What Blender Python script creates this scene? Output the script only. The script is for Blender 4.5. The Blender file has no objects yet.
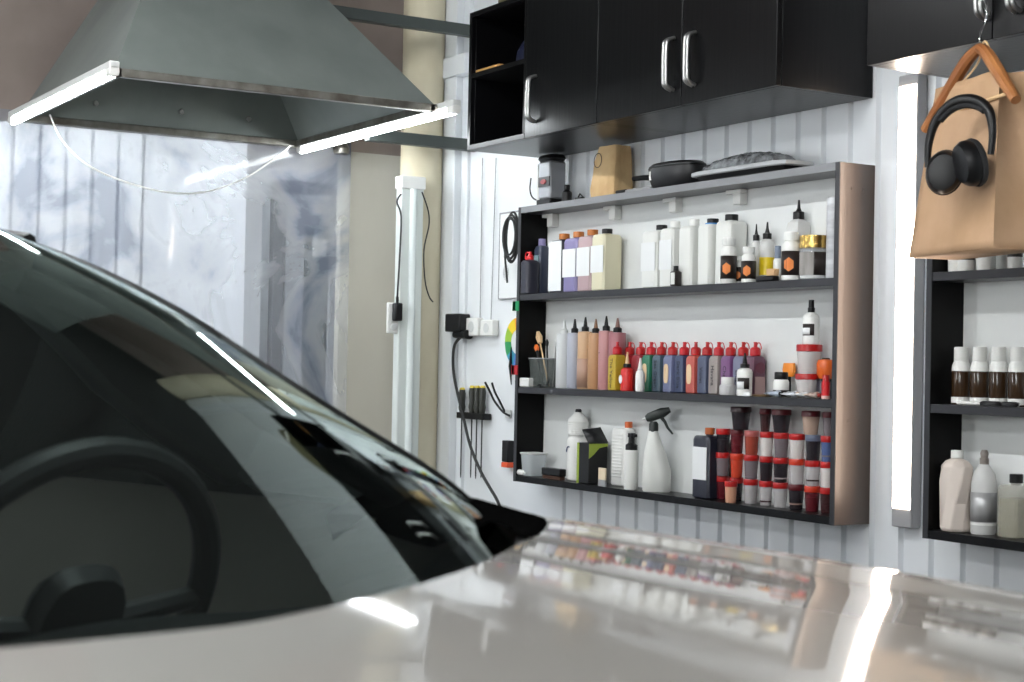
import bpy, math, random
from mathutils import Vector, Matrix
random.seed(7)
C = bpy.context.scene.collection
PI = math.pi
EZ = 1.25                                   # eye height

# ------------------------------------------------------------------ camera
FPX = 1605.5
FW = Vector((-0.85709131, 0.51493512, 0.01537222))
RT = Vector((0.51515644, 0.85686334, 0.01997648))
UP = Vector((0.0028853, -0.02504076, 0.99968227))
def ray(x, y): return FW + RT*((x-512)/FPX) - UP*((y-341)/FPX)
def on_y(x, y, Y):
    d = ray(x, y); p = d*(Y/d.y); return Vector((p.x, p.y, p.z+EZ))
def on_x(x, y, X):
    d = ray(x, y); p = d*(X/d.x); return Vector((p.x, p.y, p.z+EZ))
def mpp(P):                                  # metres per pixel at a point
    return (Vector(P)-Vector((0, 0, EZ))).dot(FW)/FPX

# ------------------------------------------------------------------ materials
def mat(name, col, rough=.5, metal=0., coat=0., trans=0., emit=None, es=0., ior=1.5, bump=None, var=None, spec=.5, alpha=None):
    m = bpy.data.materials.new(name); m.use_nodes = True
    nt = m.node_tree; b = nt.nodes['Principled BSDF']
    I = b.inputs
    I['Base Color'].default_value = (*col, 1); I['Roughness'].default_value = rough
    I['Metallic'].default_value = metal; I['Coat Weight'].default_value = coat; I['Coat Roughness'].default_value = .045
    I['Transmission Weight'].default_value = trans; I['IOR'].default_value = ior
    I['Specular IOR Level'].default_value = spec
    if emit: I['Emission Color'].default_value = (*emit, 1); I['Emission Strength'].default_value = es
    tc = None
    if bump or var:
        tc = nt.nodes.new('ShaderNodeTexCoord')
    def noise(scale, stretch=(1, 1, 1), detail=4, dist=0):
        mp = nt.nodes.new('ShaderNodeMapping'); mp.inputs['Scale'].default_value = stretch
        nt.links.new(tc.outputs['Object'], mp.inputs['Vector'])
        n = nt.nodes.new('ShaderNodeTexNoise'); n.inputs['Scale'].default_value = scale
        n.inputs['Detail'].default_value = detail; n.inputs['Distortion'].default_value = dist
        nt.links.new(mp.outputs[0], n.inputs['Vector']); return n
    if bump:
        sc, st, stretch = bump
        n = noise(sc, stretch)
        bp = nt.nodes.new('ShaderNodeBump'); bp.inputs['Strength'].default_value = st; bp.inputs['Distance'].default_value = .01
        nt.links.new(n.outputs['Fac'], bp.inputs['Height']); nt.links.new(bp.outputs[0], I['Normal'])
    if var:
        col2, sc, stretch = var
        n = noise(sc, stretch, 5)
        r = nt.nodes.new('ShaderNodeValToRGB'); r.color_ramp.elements[0].position = .38; r.color_ramp.elements[1].position = .66
        r.color_ramp.elements[0].color = (*col, 1); r.color_ramp.elements[1].color = (*col2, 1)
        nt.links.new(n.outputs['Fac'], r.inputs[0]); nt.links.new(r.outputs[0], I['Base Color'])
    return m
def clearish(name, col, rough, tfac):
    """plastic film or wall of a clear vessel: part see-through, part surface"""
    m = mat(name, col, rough); nt = m.node_tree
    b = nt.nodes['Principled BSDF']; out = nt.nodes['Material Output']
    t = nt.nodes.new('ShaderNodeBsdfTransparent'); mx = nt.nodes.new('ShaderNodeMixShader')
    mx.inputs[0].default_value = tfac
    nt.links.new(b.outputs[0], mx.inputs[1]); nt.links.new(t.outputs[0], mx.inputs[2]); nt.links.new(mx.outputs[0], out.inputs[0])
    return m
_mc = {}
def pl(c, rough=.35):                          # plain plastic by colour
    k = (tuple(round(v, 3) for v in c), rough)
    if k not in _mc: _mc[k] = mat('plastic', c, rough)
    return _mc[k]
def srgb(r, g, b):
    f = lambda v: (v/255/12.92 if v/255 <= .04045 else ((v/255+.055)/1.055)**2.4)
    return (f(r), f(g), f(b))

M = dict(
 wall=mat('white_sheet', srgb(226, 229, 231), .32, bump=(9, .05, (1, 1, .2)), var=(srgb(216, 220, 224), 1.3, (1, 1, .4))),
 backp=mat('white_board', srgb(218, 220, 218), .45, var=(srgb(208, 210, 209), 3, (1, 1, 1))),
 upper=mat('mauve_plaster', srgb(158, 144, 136), .9, var=(srgb(132, 120, 114), 2, (1, 1, 1)), bump=(14, .1, (1, 1, 1))),
 beige=mat('beige_board', srgb(196, 193, 182), .7, var=(srgb(186, 182, 170), 3, (1, 1, .3))),
 ceil=mat('dark_ceiling', srgb(62, 60, 60), .9, bump=(6, .1, (1, 1, 1))),
 floor=mat('concrete_floor', srgb(120, 118, 115), .35, var=(srgb(96, 95, 94), 3, (1, 1, 1)), bump=(20, .05, (1, 1, 1))),
 greywall=mat('grey_wall', srgb(150, 158, 162), .6, var=(srgb(135, 142, 147), 1.5, (1, 1, 1))),
 black=mat('black_laminate', (.0025, .0025, .003), .3, spec=.22, bump=(60, .06, (1, 1, .06))),
 blackin=mat('black_inner', (.003, .003, .003), .45, spec=.15),
 edge=mat('grey_edge', srgb(44, 44, 47), .3, spec=.4),
 brown=mat('brown_laminate', (.048, .030, .021), .38, spec=1., bump=(50, .1, (1, 1, .06))),
 galv=mat('galvanised_steel', srgb(128, 135, 131), .5, metal=.3, var=(srgb(118, 125, 122), 5, (1, 1, .5)), bump=(4, .06, (1, 1, 1))),
 rim=mat('rim_steel', srgb(150, 148, 140), .3, metal=.8, var=(srgb(110, 104, 96), 12, (1, 1, 1))),
 steel=mat('brushed_steel', srgb(176, 176, 174), .45, metal=1.),
 tube=mat('cool_tube', (.9, .95, 1), .4, emit=(.92, .97, 1.), es=17),
 tubew=mat('warm_tube', (1, .95, .9), .4, emit=(1., .80, .64), es=15),
 tuber=mat('rear_tube', (.9, .95, 1), .4, emit=(.93, .97, 1.), es=40),
 tubec=mat('ceiling_tube', (.9, .95, 1), .4, emit=(.97, .99, 1.), es=50),
 housing=mat('lamp_housing', srgb(206, 208, 206), .4),
 greyhousing=mat('grey_housing', srgb(150, 150, 152), .4),
 white=mat('white_plastic', srgb(228, 228, 224), .35),
 milk=mat('milky_plastic', srgb(220, 221, 216), .3, trans=.0, spec=.5),
 blackp=mat('black_plastic', (.005, .005, .0055), .35, spec=.3),
 rubber=mat('rubber', (.02, .02, .02), .6),
 kraft=mat('kraft_paper', srgb(184, 150, 118), .75, var=(srgb(172, 138, 104), 7, (1, 1, 1)), bump=(7, .6, (1, 1, 1))),
 kraftd=mat('kraft_paper_dark', srgb(206, 176, 130), .75, var=(srgb(186, 152, 106), 9, (1, 1, 1)), bump=(30, .4, (1, 1, 1))),
 wood=mat('honey_wood', srgb(164, 108, 62), .4, var=(srgb(140, 86, 46), 9, (.3, 2, 2)), bump=(30, .1, (.2, 1, 1))),
 pale=mat('pale_wood', srgb(222, 186, 140), .5),
 column=mat('painted_column', srgb(214, 206, 182), .6, var=(srgb(196, 186, 158), 4, (1, 1, .5)), bump=(12, .15, (1, 1, .5))),
 carwhite=mat('white_car_paint', srgb(146, 142, 136), .5, coat=1., metal=.0, spec=.2),
 carblack=mat('gloss_black_trim', (.003, .003, .003), .35, coat=.0, spec=.15),
 dash=mat('dark_dashboard', (.012, .013, .014), .6, bump=(180, .2, (1, 1, 1))),
 leather=mat('grey_leather', (.05, .05, .052), .5),
 headliner=mat('brown_headliner', srgb(88, 72, 66), .9),
 tyre=mat('tyre', (.015, .015, .015), .8),
 chrome=mat('chrome', (.8, .8, .8), .12, metal=1.),
 goldm=mat('gold_lid', srgb(196, 164, 96), .25, metal=1.),
 clear=clearish('clear_plastic', (.8, .84, .85), .08, .72),
 semic=clearish('frosted_plastic', srgb(226, 226, 224), .3, .35),
 jarglass=clearish('jar_glass', (.75, .78, .8), .05, .7),
 paper=mat('white_paper', srgb(226, 228, 228), .8),
 ink=mat('ink_print', (.02, .02, .025), .7),
 orange=mat('orange_print', srgb(222, 128, 60), .6),
 darklabel=mat('dark_label', (.018, .012, .010), .45),
)
# windscreen glass: mirror-like surface over a dark tinted see-through pane
def glass_mat(name, tint):
    m = bpy.data.materials.new(name); m.use_nodes = True; nt = m.node_tree; nt.nodes.clear()
    out = nt.nodes.new('ShaderNodeOutputMaterial'); g = nt.nodes.new('ShaderNodeBsdfGlossy'); g.inputs['Roughness'].default_value = .02
    g.inputs['Color'].default_value = (.86, .97, .93, 1)
    t = nt.nodes.new('ShaderNodeBsdfTransparent'); t.inputs[0].default_value = (*tint, 1)
    f = nt.nodes.new('ShaderNodeFresnel'); f.inputs[0].default_value = 1.55
    mx = nt.nodes.new('ShaderNodeMixShader')
    nt.links.new(f.outputs[0], mx.inputs[0]); nt.links.new(t.outputs[0], mx.inputs[1]); nt.links.new(g.outputs[0], mx.inputs[2]); nt.links.new(mx.outputs[0], out.inputs[0])
    return m
M['glass'] = glass_mat('windscreen_glass', (.62, .70, .68))
M['sideglass'] = glass_mat('side_glass', (.80, .85, .84))
M['dglass'] = glass_mat('door_glass', (.45, .52, .55))
# plastic sheet: bluish film, cloudy patches, wrinkles
def sheet_mat():
    m = bpy.data.materials.new('plastic_sheet'); m.use_nodes = True; nt = m.node_tree; N = nt.nodes; Lk = nt.links
    b = N['Principled BSDF']; out = N['Material Output']
    tc = N.new('ShaderNodeTexCoord')
    n1 = N.new('ShaderNodeTexNoise'); n1.inputs['Scale'].default_value = 1.5; n1.inputs['Detail'].default_value = 5; n1.inputs['Distortion'].default_value = 1.6
    n2 = N.new('ShaderNodeTexNoise'); n2.inputs['Scale'].default_value = 3.2; n2.inputs['Detail'].default_value = 4; n2.inputs['Distortion'].default_value = .8
    Lk.new(tc.outputs['Object'], n1.inputs['Vector']); Lk.new(tc.outputs['Object'], n2.inputs['Vector'])
    r = N.new('ShaderNodeValToRGB'); e = r.color_ramp.elements
    e[0].position = .38; e[0].color = (*srgb(140, 147, 165), 1); e[1].position = .52; e[1].color = (*srgb(244, 246, 250), 1)
    Lk.new(n1.outputs['Fac'], r.inputs[0]); Lk.new(r.outputs[0], b.inputs['Base Color'])
    b.inputs['Roughness'].default_value = .03; b.inputs['Specular IOR Level'].default_value = 1.
    bp = N.new('ShaderNodeBump'); bp.inputs['Strength'].default_value = .035; bp.inputs['Distance'].default_value = .02
    Lk.new(n2.outputs['Fac'], bp.inputs['Height']); Lk.new(bp.outputs[0], b.inputs['Normal'])
    tl = N.new('ShaderNodeBsdfTranslucent'); Lk.new(r.outputs[0], tl.inputs[0])
    a1 = N.new('ShaderNodeMixShader'); a1.inputs[0].default_value = .5
    Lk.new(b.outputs[0], a1.inputs[1]); Lk.new(tl.outputs[0], a1.inputs[2])
    t = N.new('ShaderNodeBsdfTransparent'); t.inputs[0].default_value = (.95, .97, 1, 1)
    r2 = N.new('ShaderNodeMapRange'); r2.inputs['From Min'].default_value = .4; r2.inputs['From Max'].default_value = .6
    r2.inputs['To Min'].default_value = .45; r2.inputs['To Max'].default_value = .80
    Lk.new(n1.outputs['Fac'], r2.inputs[0])
    mx = N.new('ShaderNodeMixShader'); Lk.new(r2.outputs[0], mx.inputs[0]); Lk.new(a1.outputs[0], mx.inputs[1]); Lk.new(t.outputs[0], mx.inputs[2])
    Lk.new(mx.outputs[0], out.inputs[0]); return m
M['sheet'] = sheet_mat()

# ------------------------------------------------------------------ mesh builder
class MB:
    def __init__(s): s.v = []; s.f = []
    def add(s, vs, fs):
        k = len(s.v); s.v += [Vector(v) for v in vs]; s.f += [tuple(i+k for i in f) for f in fs]; return s
    def box(s, x0, x1, y0, y1, z0, z1, rot=None, pivot=None):
        vs = [Vector(v) for v in ((x0,y0,z0),(x1,y0,z0),(x1,y1,z0),(x0,y1,z0),(x0,y0,z1),(x1,y0,z1),(x1,y1,z1),(x0,y1,z1))]
        if rot is not None:
            p = Vector(pivot or (0, 0, 0)); vs = [rot @ (v-p) + p for v in vs]
        return s.add(vs, [(0,3,2,1),(4,5,6,7),(0,1,5,4),(1,2,6,5),(2,3,7,6),(3,0,4,7)])
    def loft(s, secs, n=24, k=2., axis='z', cap=True, cx=0, cy=0):
        """secs: (h, half_x, half_y[, offx, offy]); superellipse exponent k (2 round, 8 box with soft corners)"""
        vs = []
        for q in secs:
            h, a, b = q[:3]; ox, oy = (q[3], q[4]) if len(q) > 3 else (0, 0)
            for i in range(n):
                t = 2*PI*(i+.5)/n; c, d = math.cos(t), math.sin(t)
                m = (abs(c)**k+abs(d)**k)**(-1/k)
                x, y = a*c*m+ox+cx, b*d*m+oy+cy
                vs.append({'z': (x, y, h), 'x': (h, x, y), 'y': (x, h, y)}[axis])
        fs = []
        for j in range(len(secs)-1):
            for i in range(n):
                i2 = (i+1) % n; fs.append((j*n+i, j*n+i2, (j+1)*n+i2, (j+1)*n+i))
        if cap:
            fs.append(tuple(reversed(range(n)))); fs.append(tuple((len(secs)-1)*n+i for i in range(n)))
        return s.add(vs, fs)
    def cyl(s, r, z0, z1, n=20, r1=None, cx=0, cy=0):
        r1 = r if r1 is None else r1
        e = min(.0012, (z1-z0)*.2)
        return s.loft([(z0, r-e, r-e), (z0+e, r, r), (z1-e, r1, r1), (z1, r1-e, r1-e)], n, cx=cx, cy=cy)
    def tube(s, pts, r, n=8, radii=None, closed=False):
        pts = [Vector(p) for p in pts]; vs = []; prev = None
        m = len(pts)
        for i, p in enumerate(pts):
            if closed: d = pts[(i+1) % m]-pts[i-1]
            else: d = pts[min(i+1, m-1)]-pts[max(i-1, 0)]
            d.normalize()
            if prev is None:
                a = Vector((0, 0, 1)) if abs(d.z) < .9 else Vector((1, 0, 0))
                prev = d.cross(a).normalized()
            u = (prev-d*prev.dot(d)).normalized(); w = d.cross(u); prev = u
            rr = radii[i] if radii else r
            for j in range(n):
                t = 2*PI*j/n; vs.append(p+(u*math.cos(t)+w*math.sin(t))*rr)
        fs = []
        for i in range(m if closed else m-1):
            i2 = (i+1) % m
            for j in range(n): fs.append((i*n+j, i*n+(j+1) % n, i2*n+(j+1) % n, i2*n+j))
        if not closed: fs += [tuple(reversed(range(n))), tuple((m-1)*n+j for j in range(n))]
        return s.add(vs, fs)
    def grid(s, rows):
        n = len(rows[0]); vs = [p for r in rows for p in r]; fs = []
        for i in range(len(rows)-1):
            for j in range(n-1): fs.append((i*n+j, i*n+j+1, (i+1)*n+j+1, (i+1)*n+j))
        return s.add(vs, fs)
    def xform(s, mx): s.v = [mx @ v for v in s.v]; return s
    def build(s, name, m, parent=None, loc=None, smooth=35, solid=None, bev=None, sub=None, rotz=None, rot=None):
        me = bpy.data.meshes.new(name); me.from_pydata([tuple(v) for v in s.v], [], s.f); me.update()
        import bmesh
        b = bmesh.new(); b.from_mesh(me); bmesh.ops.recalc_face_normals(b, faces=b.faces); b.to_mesh(me); b.free()
        me.materials.append(m)
        if smooth: me.shade_smooth(); me.set_sharp_from_angle(angle=math.radians(smooth))
        o = bpy.data.objects.new(name, me); C.objects.link(o)
        if parent: o.parent = parent
        if loc: o.location = loc
        if rotz: o.rotation_euler.z = rotz
        if rot: o.rotation_euler = rot
        if solid: q = o.modifiers.new('t', 'SOLIDIFY'); q.thickness = solid; q.offset = -1
        if bev: q = o.modifiers.new('b', 'BEVEL'); q.width = bev; q.segments = 2; q.limit_method = 'ANGLE'
        if sub: q = o.modifiers.new('s', 'SUBSURF'); q.levels = sub; q.render_levels = sub
        return o
def tag(o, label=None, cat=None, group=None, kind=None):
    if label: o['label'] = label
    if cat: o['category'] = cat
    if group: o['group'] = group
    if kind: o['kind'] = kind
    return o
def thing(name, label, cat, loc=(0, 0, 0), rotz=0, group=None):
    o = bpy.data.objects.new(name, None); o.empty_display_size = .05; C.objects.link(o)
    o.location = loc; o.rotation_euler = (0, 0, rotz); return tag(o, label, cat, group)
def struct(name, mb, m, parent=None, **k):
    o = mb.build(name, m, parent, **k)
    if parent is None: o['kind'] = 'structure'
    return o
def text(s, size, m, parent, loc, mx, name='lettering', extrude=.0003):
    cu = bpy.data.curves.new('t', 'FONT'); cu.body = s; cu.size = size; cu.extrude = extrude
    cu.align_x = 'CENTER'; cu.align_y = 'CENTER'; cu.resolution_u = 2
    t = bpy.data.objects.new('t', cu); C.objects.link(t)
    bpy.context.view_layer.update()
    me = bpy.data.meshes.new_from_object(t.evaluated_get(bpy.context.evaluated_depsgraph_get()))
    bpy.data.objects.remove(t); bpy.data.curves.remove(cu)
    me.transform(mx); me.materials.clear(); me.materials.append(m)
    o = bpy.data.objects.new(name, me); C.objects.link(o); o.parent = parent; o.location = loc; return o
FACE = Matrix(((1,0,0,0),(0,0,-1,0),(0,1,0,0),(0,0,0,1)))          # upright text on a face looking to -Y
DOWN = Matrix(((0,1,0,0),(0,0,-1,0),(-1,0,0,0),(0,0,0,1)))         # the same, reading downwards

# ------------------------------------------------------------------ room
YW = 3.10; Z0 = 0.; ZC = 3.55; XB = -6.02; XR = -7.9; XF = 3.4; YL = -3.4
struct('floor', MB().box(XR-.2, XF+.2, YL-.2, YW+.3, -.1, 0), M['floor'])
struct('ceiling', MB().box(XR-.2, XF+.2, YL-.2, YW+.3, ZC, ZC+.1), M['ceil'])
def ribbed(a0, a1, z0, z1, pitch=.11, dep=.012, off=0):
    """profiled sheet: list of (a, depth) along the run"""
    out = []; a = a0+off
    pts = [(a0, dep)]
    while a < a1:
        for da, h in ((0, 1), (.087, 1), (.093, 0), (.103, 0), (.109, 1)):
            if a0 < a+da < a1: pts.append((a+da, h*dep))
        a += pitch
    pts.append((a1, dep)); return pts
prof_w = ribbed(-5.62, XF, 0, ZC, dep=.014, off=(-4.229-.098)-(-5.62)-.11*5)
mb = MB(); mb.grid([[(a, YW+.014-h, z) for a, h in prof_w] for z in (0, ZC)])
mb.box(-5.62, XF, YW+.03, YW+.12, 0, ZC)
struct('wall_right', mb, M['wall'], smooth=0)
struct('wall_front', MB().box(XF, XF+.1, YL, YW+.1, 0, ZC), M['greywall'])
# opposite wall: grey with a sectional shutter of horizontal boards
struct('wall_left', MB().box(XR, XF, YL-.1, YL, 0, ZC), M['greywall'])
mb = MB()
for i in range(14): mb.box(-4.2, -.9, YL, YL+.04, .02+i*.2, .19+i*.2)
struct('door_2', mb, M['greywall'], bev=.008)
# rear room behind the sheet
pr = ribbed(YL, YW, 0, ZC, pitch=.13, dep=.035)
mb = MB(); mb.grid([[(XR+h, a, z) for a, h in pr] for z in (0, ZC)]); mb.box(XR-.1, XR-.02, YL, YW, 0, ZC)
struct('wall_back', mb, M['wall'], smooth=0)
struct('wall_rear_room', MB().box(XR, -5.62, YW+.0, YW+.1, 0, ZC), M['wall'])
struct('wall_upper', MB().box(XB-.06, XB, YL, YW, EZ+.87, ZC), M['upper'])
pY0 = on_x(341, 200, XB).y; pY1 = YW
struct('partition_panel', MB().box(XB-.04, XB, pY0, pY1, 0, EZ+.87), M['beige'])
# corner flashing between pillar and ribbed wall
cA = on_y(441, 300, 3.06).x; cB = on_y(456, 300, 3.075).x
struct('trim_1', MB().box(cA, cB, 3.055, 3.11, 0, ZC).box(cB, cB+.05, 3.085, 3.11, 0, ZC), M['wall'], bev=.004)
struct('trim_2', MB().box(on_y(441, 60, 3.06).x, on_y(469, 60, 3.06).x, 3.04, 3.11, EZ+1.14, EZ+1.22), M['wall'], bev=.003)

# door seen through the sheet
XD = XB-.45
d0 = on_x(275, 180, XD); d1 = on_x(345, 187, XD)
dr = bpy.data.objects.new('door_1', None); C.objects.link(dr); dr.location = (XD, d0.y, 0); dr['kind'] = 'structure'
W_ = YW-.055-d0.y; H_ = d0.z
fr = MB().box(-.05, 0, -.0, .05, 0, H_).box(-.05, 0, W_, W_+.05, 0, H_).box(-.05, 0, 0, W_+.05, H_-.05, H_)
fr.build('door_frame', mat('door_grey', srgb(96, 100, 108), .5), dr, bev=.004)
lf = MB().box(-.045, -.01, .06, .15, .02, H_-.06).box(-.045, -.01, W_-.10, W_-.01, .02, H_-.06).box(-.045, -.01, .15, W_-.10, H_-.19, H_-.06).box(-.045, -.01, .15, W_-.10, .02, .75)
lf.build('door_leaf', mat('leaf_grey', srgb(176, 180, 186), .5), dr, bev=.004)
MB().box(-.03, -.022, .15, W_-.10, .75, H_-.19).build('pane', M['dglass'], dr)
MB().box(-.021, -.018, .19, .26, H_-.32, H_-.24).build('notice', M['paper'], dr)
MB().tube([(-.01, .1, 1.0), (.03, .1, 1.0), (.03, .19, 1.0)], .01).build('door_handle', M['steel'], dr)

struct('wall_side_room', MB().box(XR+.05, XD+.0, d0.y-.13, d0.y-.055, 0, ZC).box(XD-.05, XD, d0.y-.055, YW, H_+.005, ZC), M['wall'])
# plastic sheet hanging from the upper wall, wavy
rows = []
nz, ny = 26, 120
for j in range(nz+1):
    z = EZ+.90-(EZ+.86)*j/nz
    r = []
    for i in range(ny+1):
        y = -2.6+(pY0+.02+2.6)*i/ny
        x = XB+.045+(.006*math.sin(y*7+1.2*math.sin(z*1.3))+.0016*math.sin(y*19+z*3))*min(1, (j/12)**2)
        r.append((x, y, z))
    rows.append(r)
tag(MB().grid(rows).build('plastic_sheet', M['sheet'], smooth=180), 'cloudy translucent plastic sheet curtain hanging behind the extractor hood', 'plastic curtain')

# ------------------------------------------------------------------ pillar and its lamp
pc = on_x(421, 300, -5.66)
mb = MB().cyl(.084, 0, ZC, 40, cx=-5.70, cy=pc.y+.01)
pil = struct('pillar', mb, M['column']); 
mb = MB(); 
xl = on_x(398, 300, -5.55).y; xr = on_x(424, 300, -5.55).y; zt = on_x(411, 176, -5.55).z
t = thing('fluorescent_lamp', 'unlit vertical fluorescent batten lamp fixed on the beige pillar', 'lamp', (-5.60, (xl+xr)/2, .35))
hw = (xr-xl)/2*.88; zt -= .35
MB().box(0, .045, -hw, hw, 0, zt-.03).build('housing', mat('batten_white', srgb(214, 220, 216), .3), t, bev=.006)
MB().box(-.005, .055, -hw-.003, hw+.003, zt-.05, zt).build('end_cap', M['white'], t, bev=.004)
MB().loft([(0.02, .014, .014), (zt-.05, .014, .014)], 16, cx=.052, cy=0).build('tube', mat('unlit_tube', srgb(225, 232, 230), .1), t)
def P3(x, y, X): return on_x(x, y, X)
def cable(name, pts, r, label, cat, m='rubber', group=None, plane='x'):
    o = MB().tube(pts, r, 6).build(name, M[m] if isinstance(m, str) else m); return tag(o, label, cat, group)
def smooth_pts(pts, n=6):
    out = []; P = [Vector(p) for p in pts]
    for i in range(len(P)-1):
        a, b, c, d = P[max(i-1, 0)], P[i], P[i+1], P[min(i+2, len(P)-1)]
        for k in range(n):
            t = k/n
            out.append(.5*((2*b)+(-a+c)*t+(2*a-5*b+4*c-d)*t*t+(-a+3*b-3*c+d)*t**3))
    out.append(P[-1]); return out
cable('thin_cable', smooth_pts([P3(*q, -5.545) for q in ((401, 194), (397, 202), (401, 216), (400, 250), (398, 285), (397, 302))]), .0035, 'thin black cord hanging down the edge of the unlit pillar lamp to its plug', 'cord')
cable('loose_wire', smooth_pts([P3(*q, -5.545) for q in ((422, 192), (428, 210), (429, 225), (424, 250), (425, 280), (429, 296), (433, 302))]), .003, 'loose black wire dangling beside the pillar lamp, bent at its bare end', 'wire')
a = P3(397, 312, -5.54)
t = thing('power_plug', 'black power plug pushed into the white socket beside the pillar lamp', 'plug', a)
MB().box(-.015, .02, -.016, .016, -.035, .035).build('body', M['blackp'], t, bev=.006)
MB().tube([(0, 0, .03), (0, 0, .06)], .006).build('strain_relief', M['blackp'], t)
a = P3(394, 318, -5.56)
t = thing('wall_socket', 'white power socket at pillar lamp, holding the black plug', 'socket', a)
MB().box(-.02, .0, -.025, .025, -.06, .06).build('plate', M['white'], t, bev=.005)
MB().cyl(.014, 0, .006, 16).xform(Matrix.Rotation(PI/2, 4, 'Y') @ Matrix.Translation((.035, 0, 0))).build('outlet', M['housing'], t)

# ------------------------------------------------------------------ extractor hood
hx0, hx1, hy0, hy1, hz = -5.9, -4.76, 1.445, 2.54, EZ+.87
tx0, tx1, ty0, ty1, tz = -5.835, -5.384, 1.797, 2.227, hz+.6
t = thing('extractor_hood', 'large grey sheet metal extractor hood hanging above the car', 'extractor hood', ((hx0+hx1)/2, (hy0+hy1)/2, hz))
T = Matrix.Translation(-t.location)
A = [(hx0,hy0,hz),(hx1,hy0,hz),(hx1,hy1,hz),(hx0,hy1,hz)]; B = [(tx0,ty0,tz),(tx1,ty0,tz),(tx1,ty1,tz),(tx0,ty1,tz)]
MB().add(A+B, [(0,1,5,4),(1,2,6,5),(2,3,7,6),(3,0,4,7)]).xform(T).build('canopy', M['galv'], t, solid=.004, smooth=0)
mb = MB()
w = .022
for (x0, x1, y0, y1) in ((hx0-.006, hx1+.006, hy0-.006, hy0+w), (hx0-.006, hx1+.006, hy1-w, hy1+.006), (hx0-.006, hx0+w, hy0, hy1), (hx1-w, hx1+.006, hy0, hy1)):
    mb.box(x0, x1, y0, y1, hz-.022, hz+.004)
mb.xform(T).build('rim', M['rim'], t, bev=.003)
MB().add([(tx0,ty0,tz),(tx1,ty0,tz),(tx1,ty1,tz),(tx0,ty1,tz),(tx0,ty0,ZC),(tx1,ty0,ZC),(tx1,ty1,ZC),(tx0,ty1,ZC)], [(0,1,5,4),(1,2,6,5),(2,3,7,6),(3,0,4,7)]).xform(T).build('duct', M['galv'], t, solid=.003, smooth=0)
bx = -5.45
b1a = on_x(335, 12, bx); b1b = on_x(466, 30, bx); b2b = on_x(466, 145, bx)
MB().box(bx-.02, bx+.02, 2.53, 2.64, hz+.013, hz+.022).box(bx-.02, bx+.02, 2.625, 2.64, hz-.001, hz+.013).xform(T).build('bracket_plate', M['rim'], t)
for nm, z0, y0 in (('upper', b1a.z, 2.33), ('lower', b2b.z, 2.62)):
    MB().box(bx-.02, bx+.02, y0, YW-.002, z0-.022, z0+.022).xform(T).build('support_bar', mat('painted_bar', srgb(72, 78, 76), .5, metal=.3), t, bev=.003)
for fx, fy in ((.25, .0), (.55, 0), (.8, 0)):
    u = hx0+.0+.02; yy = hy0+(hy1-hy0)*fx
    k = .055/.6; MB().loft([(0, .011, .011), (.008, .008, .008)], 12).xform(T @ Matrix.Translation((hx0+.065*.12+.006, yy, hz+.07)) @ Matrix.Rotation(PI/2, 4, 'Y')).build('bolt', M['steel'], t)
# corner clip and small motor housing on the lower bar
kd = on_x(340, 147, XB+.04)
o = thing('round_fitting', 'small round grey metal fitting hanging at the end of the right hood tube', 'fitting', kd)
MB().loft([(-.03, .05, .03), (-.01, .055, .034), (.015, .04, .026), (.03, .02, .015)], 24).build('dome', M['rim'], o)
MB().loft([(-.035, .012, .012), (.0, .01, .01)], 12, axis='x').build('stem', M['steel'], o)
def hood_tube(y, zc, x0, x1, label):
    r = thing('tube_light', label, 'tube light', ((x0+x1)/2, y, zc), 0, 'tube lights along the hood rim')
    L = (x1-x0)/2
    MB().box(-L, L, -.016, .016, .006, .03).build('housing', M['housing'], r, bev=.004)
    MB().loft([(-L+.02, .015, .015), (L-.02, .015, .015)], 16, k=2, axis='x', cx=0, cy=-.004).build('tube', M['tube'], r)
    for s in (-1, 1):
        MB().loft([(s*L-s*.045 if s > 0 else -L, .016, .016), (s*L if s > 0 else -L+.045, .016, .016)], 16, k=4, axis='x').build('end_cap', M['white'], r, bev=.003)
    return r
hood_tube(hy0-.025, hz-.02, -5.90, -4.68, 'lit white tube light under the near left rim of the hood')
hood_tube(hy1+.028, hz-.02, -5.955, -4.66, 'lit white tube light under the right rim of the hood, beside the wall brackets')
# hanging lead between the tubes
Pq = [on_x(50, 115, -5.85), on_x(62, 140, -5.7), on_x(85, 163, -5.6), on_x(120, 180, -5.55), on_x(165, 192, -5.5), on_x(205, 192, -5.55), on_x(245, 178, -5.7), on_x(275, 158, -5.8), on_x(290, 146, -5.88)]
tag(MB().tube(smooth_pts(Pq, 8), .0035, 6).build('hanging_lead', M['white']), 'thin white lead looping below the hood from one tube light to the other', 'cable')

# ------------------------------------------------------------------ vertical lamp on the ribbed wall
a = on_y(906, 86, 3.06); b = on_y(903, 526, 3.06)
xc = (a.x+b.x)/2; wv = .036
t = thing('wall_lamp', 'tall lit vertical tube lamp between the two shelf units', 'lamp', (xc, 3.06, b.z))
HL = a.z-b.z
MB().box(-wv, wv, .0, .036, -.005, HL+.03).build('housing', M['greyhousing'], t, bev=.004)
MB().box(-.031, .031, -.0015, .0, .045, HL).build('diffuser', M['tubew'], t)

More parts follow.
